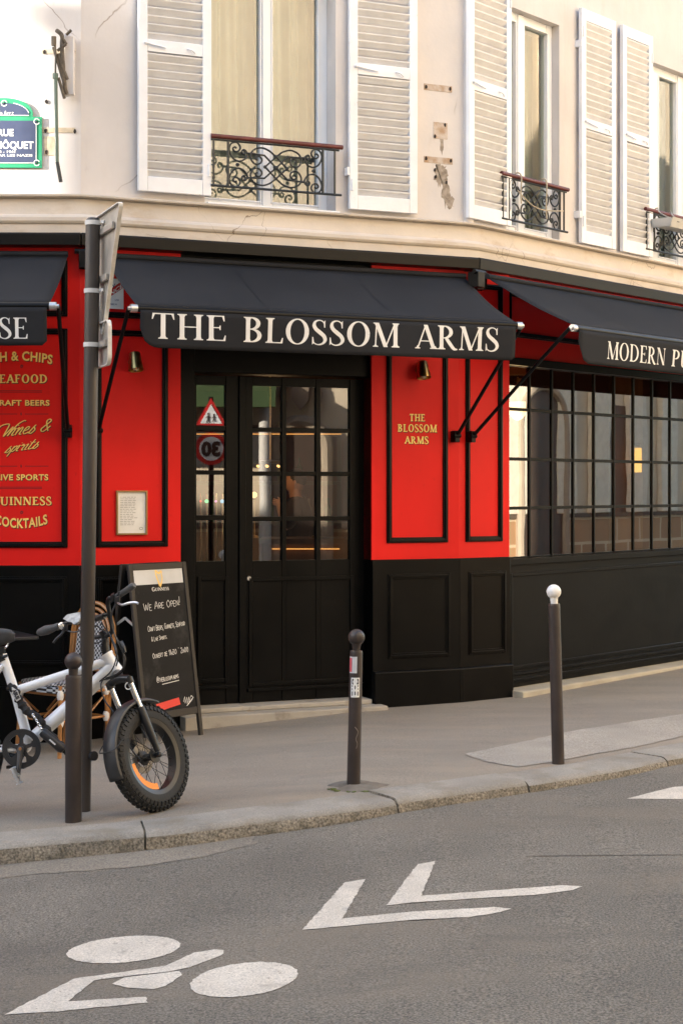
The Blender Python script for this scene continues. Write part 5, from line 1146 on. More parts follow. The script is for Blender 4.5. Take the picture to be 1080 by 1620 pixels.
m.tube([crown - fk * .06, HB + Vector((0, 0, -.005))], .030, 14)
m.tube(smooth_path([crown + wn * .06 + fk * .40, crown + fk * .35 - wf * .05, crown - wn * .06 + fk * .40], 4), .012, 8)
fo = m.build('fork', bikeblk, bk)
m = MB()
for sd in (1, -1):
    top = crown + wn * .072 * sd; bot = hub + wn * .072 * sd; m.tube([top + fk * .03, top.lerp(bot, .37)], .0155, 14)
m.build('stanchion', chrome, fo)
m = MB(); k = 26; aa = [R(66 + (196 - 66) * i / k) for i in range(k + 1)]; pr = [(-.049, .302), (-.044, .314), (-.026, .322), (0, .325), (.026, .322), (.044, .314), (.049, .302)]
m.grid(lambda i, j: fring(aa[round(i * k)], pr[round(j * 6)][1], pr[round(j * 6)][0]), k, 6); fd = m.build('fender', fend, bk)
sm_ = fd.modifiers.new('thickness', 'SOLIDIFY'); sm_.thickness = .003
m = MB()
for sd in (1, -1): m.tube(smooth_path([hub + wn * .066 * sd, fring(R(150), .24, .068 * sd), fring(R(166), .325, .06 * sd), fring(R(168), .336, 0)], 4), .003, 5)
m.build('fender_stay', bikeblk, fd)
# stem and bars
ba = Vector((.78, -.52, .36)).normalized(); bc = P(163, 1006, 9.16)
m = MB(); m.tube([HT, bc + Vector((.012, 0, .0))], .021, 14); m.tube([bc + Vector((.012, 0, 0)), bc + Vector((.0, .0, .03))], .024, 12)
for k in range(5): m.lathe([(.026, 0), (.026, .008)], HT.lerp(bc, .1 + .1 * k), (bc - HT), 16)
m.build('stem', bikeblk, bk)
RG0, RG1 = P(181, 947, 9.07), P(212, 926, 8.99); LG0, LG1 = P(92, 991, 9.30), P(62, 1001, 9.38)
m = MB()
m.tube(smooth_path([LG1, LG0, P(112, 984, 9.27), P(126, 984, 9.24), P(138, 1000, 9.21), P(150, 1008, 9.18), bc, P(173, 1004, 9.13), P(178, 994, 9.12), P(173, 968, 9.10), P(171, 953, 9.09), P(174, 946, 9.08), RG0, RG1], 5), .0125, 12)
m.tube([P(122, 987, 9.25), P(173, 971, 9.11)], .010, 10); m.tube([P(152, 979, 9.17), P(166, 974, 9.13)], .018, 12)
hb = m.build('handlebar', bikeblk, bk)
for g0, g1, wg in ((RG0, RG1, .017), (LG0, LG1, .019)):
    m = MB(); m.tube([g0.lerp(g1, -.05), g0, g0.lerp(g1, .15), g0.lerp(g1, .6), g0.lerp(g1, .95), g1.lerp(g0, -.03)], [wg * .9, wg * 1.1, wg, wg * (1 if wg < .018 else 1.5), wg * 1.15, wg * .8], 14); m.build('grip', M('grip_grey', (.075, .075, .075), .55, var=.2, vs=30), hb)
m = MB(); m.tube(smooth_path([P(186, 953, 9.03), P(193, 957, 8.98), P(204, 954, 8.95), P(214, 953, 8.93), P(219, 955, 8.92)], 4), [.009] + [.007] * 15 + [.006], 8); m.build('brake_lever', alu, hb)
m = MB(); m.tube(smooth_path([P(103, 996, 9.22), P(97, 1004, 9.2), P(90, 1010, 9.2), P(85, 1017, 9.2)], 4), .007, 8); m.obox(P(103, 994, 9.23), ba, (0, 1, 0), (0, 0, 1), .02, .02, .018); m.build('brake_lever', bikeblk, hb)
m = MB(); m.obox(P(186, 949, 9.04), ba, (0, 1, .2), (0, 0, 1), .02, .022, .02); m.obox(P(178, 946, 9.06), ba, (0, 1, .2), (0, 0, 1), .012, .02, .022); m.tube([P(187, 945, 9.04), P(189, 936, 9.03)], .007, 8); m.build('switch_pod', bikeblk, hb, bevel=.005)
m = MB(); bcn = P(98.5, 990.5, 9.22); m.lathe([(0, .022), (.012, .021), (.020, .014), (.021, 0), (.018, -.012), (0, -.012)], bcn, (0.1, -1, .25), 20); m.build('bell', chrome, hb)
m = MB(); m.prism([P(u, v, y) for u, v, y in ((99, 979, 9.21), (106, 972, 9.24), (126, 968, 9.22), (128, 976, 9.18), (124, 985, 9.16), (117, 989, 9.16), (113, 985, 9.17), (108, 984, 9.18))], (.02, .03, .0)); m.build('control_bracket', M('grey_metal', (.34, .34, .33), .4, metal=.5, var=.3, vs=40), hb, bevel=.004)
m = MB()
def cable(*p, r_=.0042): m.tube(smooth_path([P(*q) for q in p], 6), r_, 6)
cable((188, 951, 9.03), (178, 968, 9.02), (178, 990, 9.02), (184, 1010, 9.0), (194, 1030, 8.98), (199, 1045, 8.97), (194, 1062, 8.97), (178, 1072, 9.0), (160, 1076, 9.06))
cable((184, 952, 9.03), (176, 975, 9.03), (180, 1000, 9.02), (190, 1018, 9.0), (196, 1036, 8.98), (195, 1056, 8.96), (184, 1067, 8.98), (168, 1073, 9.04))
cable((174, 1005, 9.08), (184, 1025, 9.03), (184, 1042, 9.02), (176, 1062, 9.02), (158, 1078, 9.06))
cable((160, 985, 9.1), (171, 1000, 9.08), (177, 1012, 9.07), (186, 1040, 9.02), (184, 1054, 9.02))
cable((164, 1074, 9.05), (160, 1085, 9.0), (166, 1108, 8.98), (180, 1128, 8.95), (205, 1180, 8.93), (222, 1202, 8.94))
cable((150, 1000, 9.14), (138, 1010, 9.12), (146, 1018, 9.1), (158, 1016, 9.1), (168, 1010, 9.1))
cable((102, 996, 9.22), (118, 1000, 9.18), (138, 994, 9.14), (152, 990, 9.12), (168, 1002, 9.1))
cable((192, 1015, 9.0), (196, 1024, 8.985), (198, 1032, 8.98), r_=.010)
m.build('cables', bikeblk, bk)
m = MB(); cr = P(206, 1083, 8.96)
for q in rib([(.018 * math.cos(t), .018 * math.sin(t)) for t in [R(60 + 30 * k) for k in range(10)]], .006, 2): m.poly([crown + wn * .03 - wf * .02 + wn * .05 + Vector((x * .9, 0, y - .03)) for x, y in q])
m.build('fork_badge', letter_w, fo, smooth=False)
# chainring, crank, pedal
cax = Vector((0, -1, LEAN)).normalized(); cc_ = BBc + cax * .062
m = MB(); m.lathe([(.098, -.004), (.107, -.004), (.107, .004), (.098, .004), (.098, -.004)], cc_, cax, 48); m.lathe([(.078, -.006), (.099, -.003), (.099, .003), (.078, .002), (.078, -.006)], cc_, cax, 48)
ux = Vector((1, 0, 0)); uz = Vector((0, LEAN, 1)).normalized()
for k in range(5):
    a = R(20 + 72 * k); d = ux * math.cos(a) + uz * math.sin(a); t = -ux * math.sin(a) + uz * math.cos(a)
    m.prism([cc_ + d * r_ + t * w_ + cax * -.003 for r_, w_ in ((.02, .012), (.055, .010), (.082, .026), (.082, -.026), (.055, -.010), (.02, -.012))], cax * .006)
m.lathe([(0, -.01), (.03, -.01), (.03, .006), (0, .006)], cc_, cax, 24); m.build('chainring', M('ring_black', (.03, .03, .032), .35, var=.2), bk)
m = MB(); ce = bp(29, 1226, .12); c0 = cc_ + cax * .022
m.tube([c0 + (c0 - ce).normalized() * .012, c0, c0.lerp(ce, .5), ce, ce + (ce - c0).normalized() * .012], [.012, .020, .014, .013, .009], 12)
ck = m.build('crank', M('crank_grey', (.07, .07, .072), .35, metal=.3), bk)
m = MB(); m.lathe([(0, .022), (.008, .022), (.009, .018)], c0, cax, 12); m.build('crank_bolt', M('rust_bolt', (.35, .14, .04), .7), ck)
m = MB(); pc_ = ce + cax * .05; pdir = Vector((.45, -.25, -.85)).normalized(); px_ = pdir.cross(cax).normalized()
for sd in (1, -1): m.obox(pc_ + px_ * .0 + pdir * 0 + cax * .028 * sd, pdir, px_, cax, .048, .006, .005)
for k in (-1, 0, 1): m.obox(pc_ + pdir * .045 * k, pdir, px_, cax, .005, .008, .03)
for k in (-1, 1):
    for j in (-1, 1): m.tube([pc_ + pdir * .045 * k + cax * .02 * j - px_ * .014, pc_ + pdir * .045 * k + cax * .02 * j + px_ * .014], .004, 6)
m.tube([ce, pc_ + cax * .03], .012, 10); m.build('pedal', alu, ck)
m = MB(); fc_ = BBc - cax * .075; fe = fc_ + (fc_ - ce + cax * .12).normalized() * .001 + Vector((.0, .02, 0)); pf = bp(27, 1213, -.16); m.obox(pf, ux, uz, cax, .05, .008, .045); m.tube([BBc, BBc - cax * .09, pf], .012, 8); m.build('pedal', bikeblk, bk)
# saddle
sd0 = bp(24, 1006); m = MB()
secs = []
for i in range(13):
    t = i / 12; x = sd0.x - .27 * t; wd = .022 + .055 * max(0, (t - .25) / .75) ** 1.3; hh = .018 + .012 * math.sin(math.pi * min(1, t * 1.2)); zc_ = sd0.z + .012 * math.cos(t * 3) - .022 * (1 if t < .02 else 0) * .3 + .02 * t
    if i in (0, 12): wd *= .45; hh *= .45
    secs.append([(x, sd0.y + wd * math.cos(a), zc_ - (0 if math.sin(a) > 0 else .025 + .02 * math.sin(t * 3.1)) * abs(math.sin(a)) + hh * math.sin(a)) for a in [2 * math.pi * k / 16 for k in range(16)]])
m.add([p for s_ in secs for p in s_], [(i * 16 + k, (i + 1) * 16 + k, (i + 1) * 16 + (k + 1) % 16, i * 16 + (k + 1) % 16) for i in range(12) for k in range(16)] + [tuple(range(16)), tuple(12 * 16 + k for k in range(16))[::-1]])
sad = m.build('saddle', M('saddle_leather', (.05, .05, .052), .55, var=.15, vs=30), bk)
m = MB(); m.tube(smooth_path([bp(14, 1016), bp(10, 1024), bp(0, 1028), bp(-25, 1026)], 4), .005, 8); m.build('saddle_rail', chrome, sad)
m = MB(); m.tube([bp(5, 1044), bp(-4, 1020)], .016, 12); m.obox(bp(0, 1029), (1, 0, .2), (0, 1, 0), (0, 0, 1), .03, .025, .018); m.tube([bp(2, 1036), bp(6, 1046)], .030, 14); m.tube([bp(5, 1040, .03), bp(12, 1037, .03)], .008, 8); m.build('seat_post', bikeblk, bk)
m = MB(); m.tube([BBc + Vector((-.12, .06, 0)), Vector((BBc.x - .22, BBc.y + .18, h(BBc.x) + .01))], .012, 8); m.build('kickstand', bikeblk, bk)
# lock
lk = thing('bicycle_lock', 'black fabric sleeved chain lock slung through the white bicycle frame', 'lock', tuple(bp(60, 1190, .05)))
m = MB(); pth = smooth_path([bp(14, 1086, .04), bp(24, 1092, .05), bp(32, 1110, .055), bp(44, 1126, .06), bp(58, 1134, .06), bp(72, 1152, .06), bp(92, 1176, .06), bp(112, 1192, .05)], 6)
m.tube(pth, [.022 + .004 * math.sin(i * 1.9) + .002 * math.sin(i * 4.1) for i in range(len(pth))], 12); m.build('sleeve', M('sleeve_fabric', (.018, .018, .02), .85, var=.4, vs=25, bump=.5, bs=60), lk)
m = MB(); l0, l1 = bp(67, 1157, .1), bp(101, 1187, .1); m.tube([l0, l0.lerp(l1, .08), l0.lerp(l1, .9), l1], [.022, .027, .027, .02], 16); m.tube([l1, bp(112, 1196, .08), bp(126, 1197, .05)], .013, 10); bd_ = m.build('lock_body', M('lock_black', (.022, .022, .024), .35), lk)
m = MB(); nn_ = (l1 - l0).normalized(); up_ = Vector((0, -1, .1)).cross(nn_)
for k in range(4):
    c = l0.lerp(l1, .42 + .07 * k) + Vector((0, -.0285, 0)); m.obox(c, nn_, up_, (0, 1, 0), .005, .004, .002)
frame_c = l0.lerp(l1, .52) + Vector((0, -.0272, 0)); m.build('dial', letter_w, bd_)
m = MB()
for k in range(6): m.tube([bp(53 + 2.8 * k, 1131 + 4.5 * k, .085) + Vector((.006 * math.cos(a), -.004 * (k % 2) * math.sin(a), .006 * math.sin(a))) for a in [k2 * math.pi / 4 for k2 in range(8)]], .003, 6, closed=True)
m.build('chain', chrome, lk)
m = MB(); lb = [bp(u, v, .09) for u, v in ((19, 1087), (28, 1093), (33, 1106), (27, 1110), (20, 1101))]; m.prism(lb, (0, .01, 0)); lab_ = m.build('label', M('lock_label', (.5, .5, .5), .5), lk)
vf = sans_mesh('ABUS', .03, .002); o_ = bp(26, 1098.5, .093); dr = (bp(30, 1107, .093) - bp(22, 1089, .093)).normalized(); ur = Vector((0, -1, 0)).cross(dr); ur = -ur if ur.x < 0 else ur
m = MB(); lay_sans(m, vf, lambda x, y, l: o_ + dr * x * .75 + ur * (y - .011)); m.build('lettering', ink, lab_, smooth=False, recalc=False)
m = MB(); m.tube([P(132, 1197, 9.10), P(149, 1196, 9.02)], .020, 14); m.tube([P(146, 1196, 9.03), P(150, 1196, 9.015)], .026, 14); m.build('lock_cylinder', M('lock_black', (.022, .022, .024), .35), lk)
# ------------------------------------------------------------------ bistro chair and table by the wall
def at_mat(loc, fwd):
    f = Vector((fwd[0], fwd[1], 0)).normalized(); r_ = Vector((f.y, -f.x, 0)); return lambda x, y, z: Vector(loc) + r_ * x + f * y + Vector((0, 0, z))
cx, cy = P(97, 1100, 11.25).x, 11.25
ch = thing('bistro_chair', 'cane bistro chair with black and white woven seat and rounded back', 'chair', (cx, cy, h(cx)))
T0_ = at_mat((cx, cy, h(cx)), (-.62, -.78)); T_ = lambda x, y, z: T0_(x * 1.05, y * 1.03, z * 1.09)
def uvw(q): d = q - Vector((cx, cy, h(cx))); r_ = Vector((-.78, .62, 0)); f = Vector((-.62, -.78, 0)); return (d.dot(r_) * 62, (d.dot(f) + d.z) * 62)
m = MB(); m.prism([T_(x, y, .435) for x, y in rnd(.43, .42, .10)], (0, 0, .025)); st_ = m.build('seat', weave, ch, uv=uvw, bevel=.01)
m = MB(); m.prism([T_(x, y, .395) for x, y in rnd(.45, .44, .10)], (0, 0, .042)); m.build('seat_rim', weave, ch, uv=lambda q: ((q.x + q.y) * 62, q.z * 62), bevel=.006)
def arch(w_, z0, z1, y0, y1, n=18):
    pts = [(-w_, z0)] + [(w_ * math.cos(a), z1 - w_ * 1.05 + w_ * 1.05 * math.sin(a)) for a in [math.pi - math.pi * k / n for k in range(n + 1)]] + [(w_, z0)]
    return [T_(x, y0 + (y1 - y0) * (z - z0) / (z1 - z0), z) for x, z in pts]
m = MB()
m.tube(arch(.20, .0, .92, -.21, -.31), .0145, 10); m.tube(arch(.165, .45, .885, -.235, -.30), .012, 10); m.tube(arch(.135, .46, .85, -.235, -.295), .010, 10)
m.tube([T_(-.135, -.236, .50), T_(.135, -.236, .50)], .010, 8)
m.build('back_frame', rattan, ch)
m = MB(); po = arch(.128, .50, .845, -.236, -.292); m.prism(po, tuple(T_(0, .008, 0) - T_(0, 0, 0))); m.build('backrest', weave, ch, smooth=False, uv=lambda q: ((q - Vector((cx, cy, 0))).dot(Vector((-.78, .62, 0))) * 62, q.z * 62))
for x, y in ((-.19, .18), (.19, .18)):
    m = MB(); m.tube([T_(x, y, .44), T_(x * 1.03, y * 1.04, .2), T_(x * 1.08, y * 1.12, 0)], .0145, 10); m.build('leg', rattan, ch)
for x in (-.2, .2):
    m = MB(); m.tube([T_(x, -.213, .42), T_(x * 1.02, -.22, .2), T_(x * 1.06, -.25, .0)], .0155, 10); m.build('leg', rattan, ch)
m = MB()
for a, b in (((-.19, .18), (.19, .18)), ((-.19, .18), (-.2, -.21)), ((.19, .18), (.2, -.21)), ((-.2, -.21), (.2, -.21))):
    m.tube([T_(*a, .22), T_(*b, .22)], .009, 8); mx_ = ((a[0] + b[0]) / 2, (a[1] + b[1]) / 2)
    m.tube([T_(*a, .36), T_(a[0] * .6 + b[0] * .4, a[1] * .6 + b[1] * .4, .24)], .007, 6); m.tube([T_(*b, .36), T_(b[0] * .6 + a[0] * .4, b[1] * .6 + a[1] * .4, .24)], .007, 6); m.tube([T_(*a, .385), T_(*b, .385)], .011, 8)
m.build('stretcher', rattan, ch)
m = MB()
for x, y in ((-.19, .18), (.19, .18), (-.2, -.215), (.2, -.215)):
    for z in (.22, .385): m = MB(); m.tube([T_(x, y, z - .03), T_(x, y, z - .012), T_(x, y, z + .012), T_(x, y, z + .03)], [.017, .023, .023, .017], 10); m.build('binding', whitetie, ch)
tx, ty = P(-30, 1005, 11.2).x, 11.2
tb = thing('bistro_table', 'black square cafe table behind the bicycle saddle', 'table', (tx, ty, h(tx)))
T2 = at_mat((tx, ty, h(tx)), (.5, -.85)); tz = P(40, 1004, 11.2).z - h(tx)
m = MB(); m.prism([T2(x, y, tz - .022) for x, y in rnd(.62, .62, .03)], (0, 0, .022)); m.build('table_top', M('table_black', (.022, .023, .026), .3, var=.1), tb, bevel=.004)
m = MB(); m.tube([T2(0, 0, .03), T2(0, 0, tz - .02)], .03, 14)
for k in range(4): m.tube([T2(0, 0, .06), T2(.26 * math.cos(R(45 + 90 * k)), .26 * math.sin(R(45 + 90 * k)), .015)], .018, 8)
m.build('pedestal', blackm, tb)
# ------------------------------------------------------------------ sandwich board
bx, by = P(243, 893, 11.6).x, 11.6; bd3 = Vector((.62, .78, 0)).normalized(); bn3 = Vector((bd3.y, -bd3.x, 0)); HW = .285
ztop = P(243, 892, 11.5).z; zg = h(bx)
sb = thing('sandwich_board', 'black chalkboard A-frame saying We Are Open, standing beside the pub door', 'sandwich board', (bx, by, zg))
SPR = .175
def face_(sg):
    def f(x, t, o=0):                         # x metres across from the centre, t metres down the slope
        dn = (bn3 * SPR * sg + Vector((0, 0, zg - ztop))); Ls = dn.length; dn = dn / Ls; nn = dn.cross(bd3) * (1 if sg < 0 else 1)
        nn = nn if nn.dot(bn3 * sg) > 0 else -nn
        return Vector((bx, by, ztop)) + bn3 * .02 * sg + bd3 * x + dn * t + nn * o
    return f, (bn3 * SPR * sg + Vector((0, 0, zg - ztop))).length
for sg in (-1, 1):
    f, Ls = face_(sg); bot = Ls - .17; m = MB()
    def slab(mb, x0, x1, t0, t1, o0, o1): mb.hexa([f(x, t, o) for x in (x0, x1) for t, o in ((t0, o0), (t0, o1), (t1, o1), (t1, o0))])
    slab(m, -HW, -HW + .035, 0, Ls - .003 if sg < 0 else Ls - .06, 0, .024); slab(m, HW - .035, HW, 0, Ls - .003, 0, .024); slab(m, -HW + .035, HW - .035, 0, .045, .001, .023); slab(m, -HW + .035, HW - .035, bot - .05, bot, .001, .023)
    fr_ = m.build('board_frame', woodblk, sb, bevel=.004)
    m = MB(); slab(m, -HW + .034, HW - .034, .044, bot - .049, .004, .016); pn_ = m.build('chalk_panel', slate, fr_)
    if sg > 0:
        W2 = HW - .034; Hh = bot - .044 - .05; lift = .0175
        g = lambda x, y, l: f(-W2 + x * 2 * W2, .044 + y * Hh, lift + l)
        m = MB(); m.poly([g(0.02, .0, 0), g(.98, .0, 0), g(.98, .105, 0), g(.02, .105, 0)]); m.build('header', greypaint, pn_, smooth=False)
        m = MB()
        hp = [(.455, .018), (.475, .012), (.50, .022), (.535, .028), (.57, .016), (.585, .022), (.575, .032)]
        pcs = rib(hp, .016, 3) + rib([(.462, .02), (.475, .05), (.50, .085), (.525, .118)], [.018, .022, .02, .03], 3) + rib([(.575, .03), (.585, .06), (.565, .095), (.53, .122)], [.012, .02, .02, .026], 3)
        for k in range(4): pcs += rib([(.49 + .02 * k, .026), (.505 + .017 * k, .10 - .012 * k)], .003, 1, False)
        lay(m, pcs, lambda x, y, l: g(x - .02, y, .0004 + l)); m.build('harp_emblem', gold, pn_, smooth=False)
        m = MB()
        def brd(pc, w_, x0, x1, y, cap, slope=0):
            k = (x1 - x0) / w_; lay(m, pc, lambda X, Y_, l: g(x0 + X * k, y - Y_ * cap - (X * k) * slope, .0004 + l))
        pc, w_ = serif_text('G', T=.2, t=.09); brd(pc, w_, .34, .40, .155, .030)
        pc, w_ = serif_text('UINNESS', T=.2, t=.09); brd(pc, w_, .405, .68, .153, .022)
        for txt, x0, x1, y, cap, wd in (('We Are Open!', .15, .88, .288, .052, .07), ('Craft Beers, Guinness, Seafood', .19, .93, .435, .036, .12), ('& Live Sports.', .24, .55, .505, .03, .12), ('Ouvert de 11h30 ` 2h00', .23, .95, .625, .036, .11), ('@theblossom.arms', .26, .70, .795, .036, .11)):
            pc, w_ = stroke_text(txt, wd, .16, .05); brd(pc, w_, x0, x1, y, cap, .03)
        lay(m, rib([(.36, .812), (.7, .798)], .005, 1, False), lambda x, y, l: g(x, y, .0004 + l))
        lay(m, rib([(.74, .955), (.78, .92), (.77, .965), (.82, .925), (.81, .97), (.86, .925), (.85, .965), (.9, .92), (.93, .94), (.80, .985), (.95, .93)], .006, 4), lambda x, y, l: g(x, y, .0004 + l))
        m.build('lettering', chalk, pn_, smooth=False)
        m = MB(); m.poly([g(.0, .955, .0005), g(.66, .918, .0005), g(.68, .968, .0005), g(.02, 1.01, .0005)]); m.build('tape', M('red_tape', (.75, .045, .03), .5), pn_, smooth=False)
f1, L1 = face_(1); f0, L0 = face_(-1)
m = MB(); pa_, pb_ = f0(-HW + .01, .42, .0), f1(-HW + .01, .42, 0); mdl = (pa_ + pb_) / 2 + Vector((0, 0, .045))
for p, q in ((pa_, mdl), (mdl, pb_)): m.obox((p + q) / 2, q - p, bd3, (q - p).cross(bd3), (q - p).length / 2, .003, .009)
m.tube([mdl - bd3 * .008, mdl + bd3 * .008], .008, 10); m.build('hinge_stay', M('stay', (.55, .55, .53), .4, metal=.4), sb)
# ------------------------------------------------------------------ inside the pub
def up(name, label, cat, u, v, Y): return thing(name, label, cat, tuple(P(u, v, Y)))
warm = EM('warm_led', (1, .50, .13), .38); bulbm = EM('lamp_glow', (1, .60, .2), .8)
bar = thing('bar_counter', 'dark wooden bar counter with lit edge inside the pub', 'bar', tuple(P(490, 1100, 16.6)))
a, b = P(415, 868, 16.3).x, P(600, 868, 16.3).x; zb2 = P(480, 868, 16.3).z
m = MB(); m.abox(a, b, 16.3, 16.9, .06, zb2 + .05); m.abox(a - .03, b + .03, 16.24, 16.95, zb2 + .05, zb2 + .10); m.build('counter', interior_wood, bar, bevel=.005)
m = MB(); m.abox(P(430, 866, 16.27).x, P(537, 866, 16.27).x, 16.27, 16.29, zb2 - .006, zb2 + .002); m.build('light_strip', warm, bar)
sh = thing('back_bar_shelf', 'dark back bar shelves with a warm light line behind the door panes', 'shelf', tuple(P(430, 1100, 18.4)))
a, b = P(300, 689, 18.3).x, P(540, 689, 18.3).x; z = P(400, 689, 18.3).z
m = MB()
for zz3 in (z, z - .55, z - 1.0): m.abox(a, b, 18.3, 18.6, zz3, zz3 + .04)
for x in (a, (a + b) / 2, b - .05): m.abox(x, x + .05, 18.31, 18.6, .06, z)
m.build('shelf', interior_wood, sh, bevel=.004)
m = MB(); m.abox(a, b, 18.27, 18.29, z + .012, z + .019); m.build('light_strip', warm, sh)
BG = 'bottles on the back bar shelves'
for k in range(14):
    x = a + .15 + (b - a - .3) * k / 13; lvl = (z - .51, z - .96)[k % 2]; hb_ = random.uniform(.24, .32); r_ = .038
    m = MB(); m.lathe([(0, 0), (r_, 0), (r_, hb_ * .58), (r_ * .4, hb_ * .75), (r_ * .36, hb_), (0, hb_)], (x, 18.42, lvl), (0, 0, 1), 12)
    tag(m.build('bottle', M('bottle_%d' % (k % 3), ((.16, .06, .015), (.04, .09, .03), (.25, .20, .12))[k % 3], .12)), 'small bottle on the dim shelves behind the door panes', 'bottle', BG)
ct = up('chandelier', 'small cluster of warm glowing bulbs seen through the door panes', 'chandelier', 427, 742, 17.2)
m = MB(); c = P(427, 742, 17.2); m.tube([c + Vector((0, 0, .1)), Vector((c.x, c.y, 3.5))], .012, 8); m.lathe([(0, .1), (.16, .08), (.17, .06), (0, .08)], c, (0, 0, 1), 20); m.build('fitting', brass, ct)
m = MB()
for k in range(7): m.ball(c + Vector((.14 * math.cos(k * .9), .14 * math.sin(k * .9), .03)), .014, 8)
m.build('bulb', bulbm, ct)
for u, v, lbl in ((500, 800, 'tall warm glowing candle lamp on the bar behind the right door panes'), (402, 783, 'round yellow glowing lamp at the left of the wide door panes')):
    q = P(u, v, 16.5); t = thing('table_lamp', lbl, 'lamp', (q.x, q.y, zb2 + .1)); m = MB()
    if u > 450: m.lathe([(0, .03), (.02, .035), (.016, .16), (0, .2)], (q.x, q.y, zb2 + .1), (0, 0, 1), 12); m.build('flame', EM('candle_glow', (1, .5, .12), .35), t)
    else: m.ball((q.x, q.y, q.z), .032, 14); m.build('globe', EM('globe_glow', (1, .75, .3), .4), t)
    m = MB(); m.lathe([(0, 0), (.05, 0), (.045, .02), (.012, .03), (.012, max(.04, q.z - zb2 - .15) if u < 450 else .04), (0, .03)], (q.x, q.y, zb2 + .1), (0, 0, 1), 14); m.build('base', brass, t)
for k, (u, col, lbl) in enumerate(((318, (1, .12, .1), 'small red glowing tap light'), (327.5, (.15, 1, .45), 'small green glowing tap light'), (342, (.9, .3, .8), 'small pink glowing tap light'), (352, (.2, .6, 1), 'small blue glowing tap light'))):
    q = P(u, 793, 17.0); t = thing('beer_tap', lbl + ' on the bar behind the side door pane', 'beer tap', (q.x, q.y, zb2)); m = MB(); m.lathe([(0, 0), (.020 if k % 2 else .012, .004), (.020 if k % 2 else .012, .012), (0, .016)], (q.x, q.y - .03, q.z), (0, -1, 0), 16); m.build('badge', EM('tap_glow_%d' % k, col, .3), t)
    m = MB(); m.tube([(q.x, q.y, zb2 - .2), (q.x, q.y, q.z + .08)], .014, 8); m.build('column', chrome, t)
# pendant and wall lamp behind the barred window
pdl = up('pendant_lamp', 'cream glass pendant lamp glowing at the left of the barred window', 'pendant lamp', 818, 650, 14.6)
c = P(818, 650, 14.6); m = MB(); m.lathe([(0, -.085), (.04, -.07), (.075, -.03), (.078, -.02), (.075, .08), (0, .085)], c, (0, 0, 1), 24); m.build('shade', EM('pendant_glow', (1, .80, .45), .45), pdl)
m = MB(); m.tube([c + Vector((0, 0, .085)), P(818, 596, 14.6)], .008, 8); m.lathe([(0, 0), (.03, 0), (.03, .03), (0, .03)], P(818, 604, 14.6), (0, 0, 1), 14); m.build('stem', brass, pdl)
m = MB(); q = P(818, 588, 14.6); m.abox(q.x - .09, q.x + .07, q.y - .05, q.y + .05, q.z - .03, q.z + .035); m.abox(q.x - .02, q.x + .02, q.y - .02, q.y + .02, q.z + .035, 3.55); m.build('ceiling_block', M('block_wood', (.55, .27, .06), .5), pdl)
colm = thing('interior_column', 'brown wooden column behind the barred window', 'column', tuple(P(996, 1050, 17.0)))
a, b = P(972, 700, 17).x, P(1016, 700, 17).x; m = MB(); m.abox(a, b, 17.0, 17.4, .06, 3.55); m.build('shaft', M('column_wood', (.22, .085, .025), .45, var=.2, stretch=(1, 1, .1)), colm); m = MB(); m.abox(a - .03, b + .03, 16.97, 17.43, .06, .25); m.build('base', interior_wood, colm)
wl = up('wall_light', 'yellow glowing cylinder light on the brown column behind the barred window', 'wall light', 1008, 728, 16.9)
c = P(1008.5, 728, 16.9); m = MB(); m.lathe([(0, -.125), (.036, -.125), (.036, .125), (0, .125)], c, (0, 0, 1), 20); m.build('shade', EM('column_glow', (1, .58, .10), .4), wl)
m = MB(); m.lathe([(0, .125), (.038, .125), (.03, .16), (0, .165)], c, (0, 0, 1), 16); m.abox(c.x - .02, c.x + .02, c.y, 17.0, c.z + .13, c.z + .16); m.build('holder', brass, wl)
li = bpy.data.lights.new('pendant', 'POINT'); li.energy = 2.5; li.color = (1, .72, .40); li.shadow_soft_size = .08
lo = bpy.data.objects.new('pendant_light', li); COL.objects.link(lo); lo.location = P(818, 672, 14.6)
li = bpy.data.lights.new('chandelier', 'POINT'); li.energy = .6; li.color = (1, .62, .30); li.shadow_soft_size = .1
lo = bpy.data.objects.new('chandelier_light', li); COL.objects.link(lo); lo.location = P(427, 752, 17.2)
# a man standing at the bar, half seen through the door panes
hx = P(466, 764, 17.6); pr_ = thing('person', 'man in a dark shirt at the bar behind the door, hand at his face', 'person', (hx.x, hx.y, .06))
S = (hx.z - .06) / 1.62
J = {'pelvis': (.02, 0, .95, .15), 'waist': (.01, 0, 1.10, .14), 'chest': (.0, 0, 1.32, .165), 'neck': (-.03, 0, 1.47, .062), 'head': (-.045, 0, 1.56, .078), 'crown': (-.04, 0, 1.70, .080),
     'shL': (0, -.19, 1.40, .065), 'elL': (-.14, -.24, 1.15, .045), 'haL': (-.20, -.06, 1.42, .034), 'shR': (0, .19, 1.40, .065), 'elR': (.02, .25, 1.13, .045), 'haR': (-.18, .22, 1.02, .034),
     'hipL': (.02, -.10, .88, .10), 'knL': (.0, -.11, .48, .065), 'anL': (.03, -.11, .08, .045), 'toL': (-.14, -.12, .03, .035), 'hipR': (.02, .10, .88, .10), 'knR': (.0, .11, .48, .065), 'anR': (.03, .11, .08, .045), 'toR': (-.14, .12, .03, .035)}
ed = [('pelvis', 'waist'), ('waist', 'chest'), ('chest', 'neck'), ('neck', 'head'), ('head', 'crown'), ('chest', 'shL'), ('shL', 'elL'), ('elL', 'haL'), ('chest', 'shR'), ('shR', 'elR'), ('elR', 'haR'), ('pelvis', 'hipL'), ('hipL', 'knL'), ('knL', 'anL'), ('anL', 'toL'), ('pelvis', 'hipR'), ('hipR', 'knR'), ('knR', 'anR'), ('anR', 'toR')]
ks = list(J)
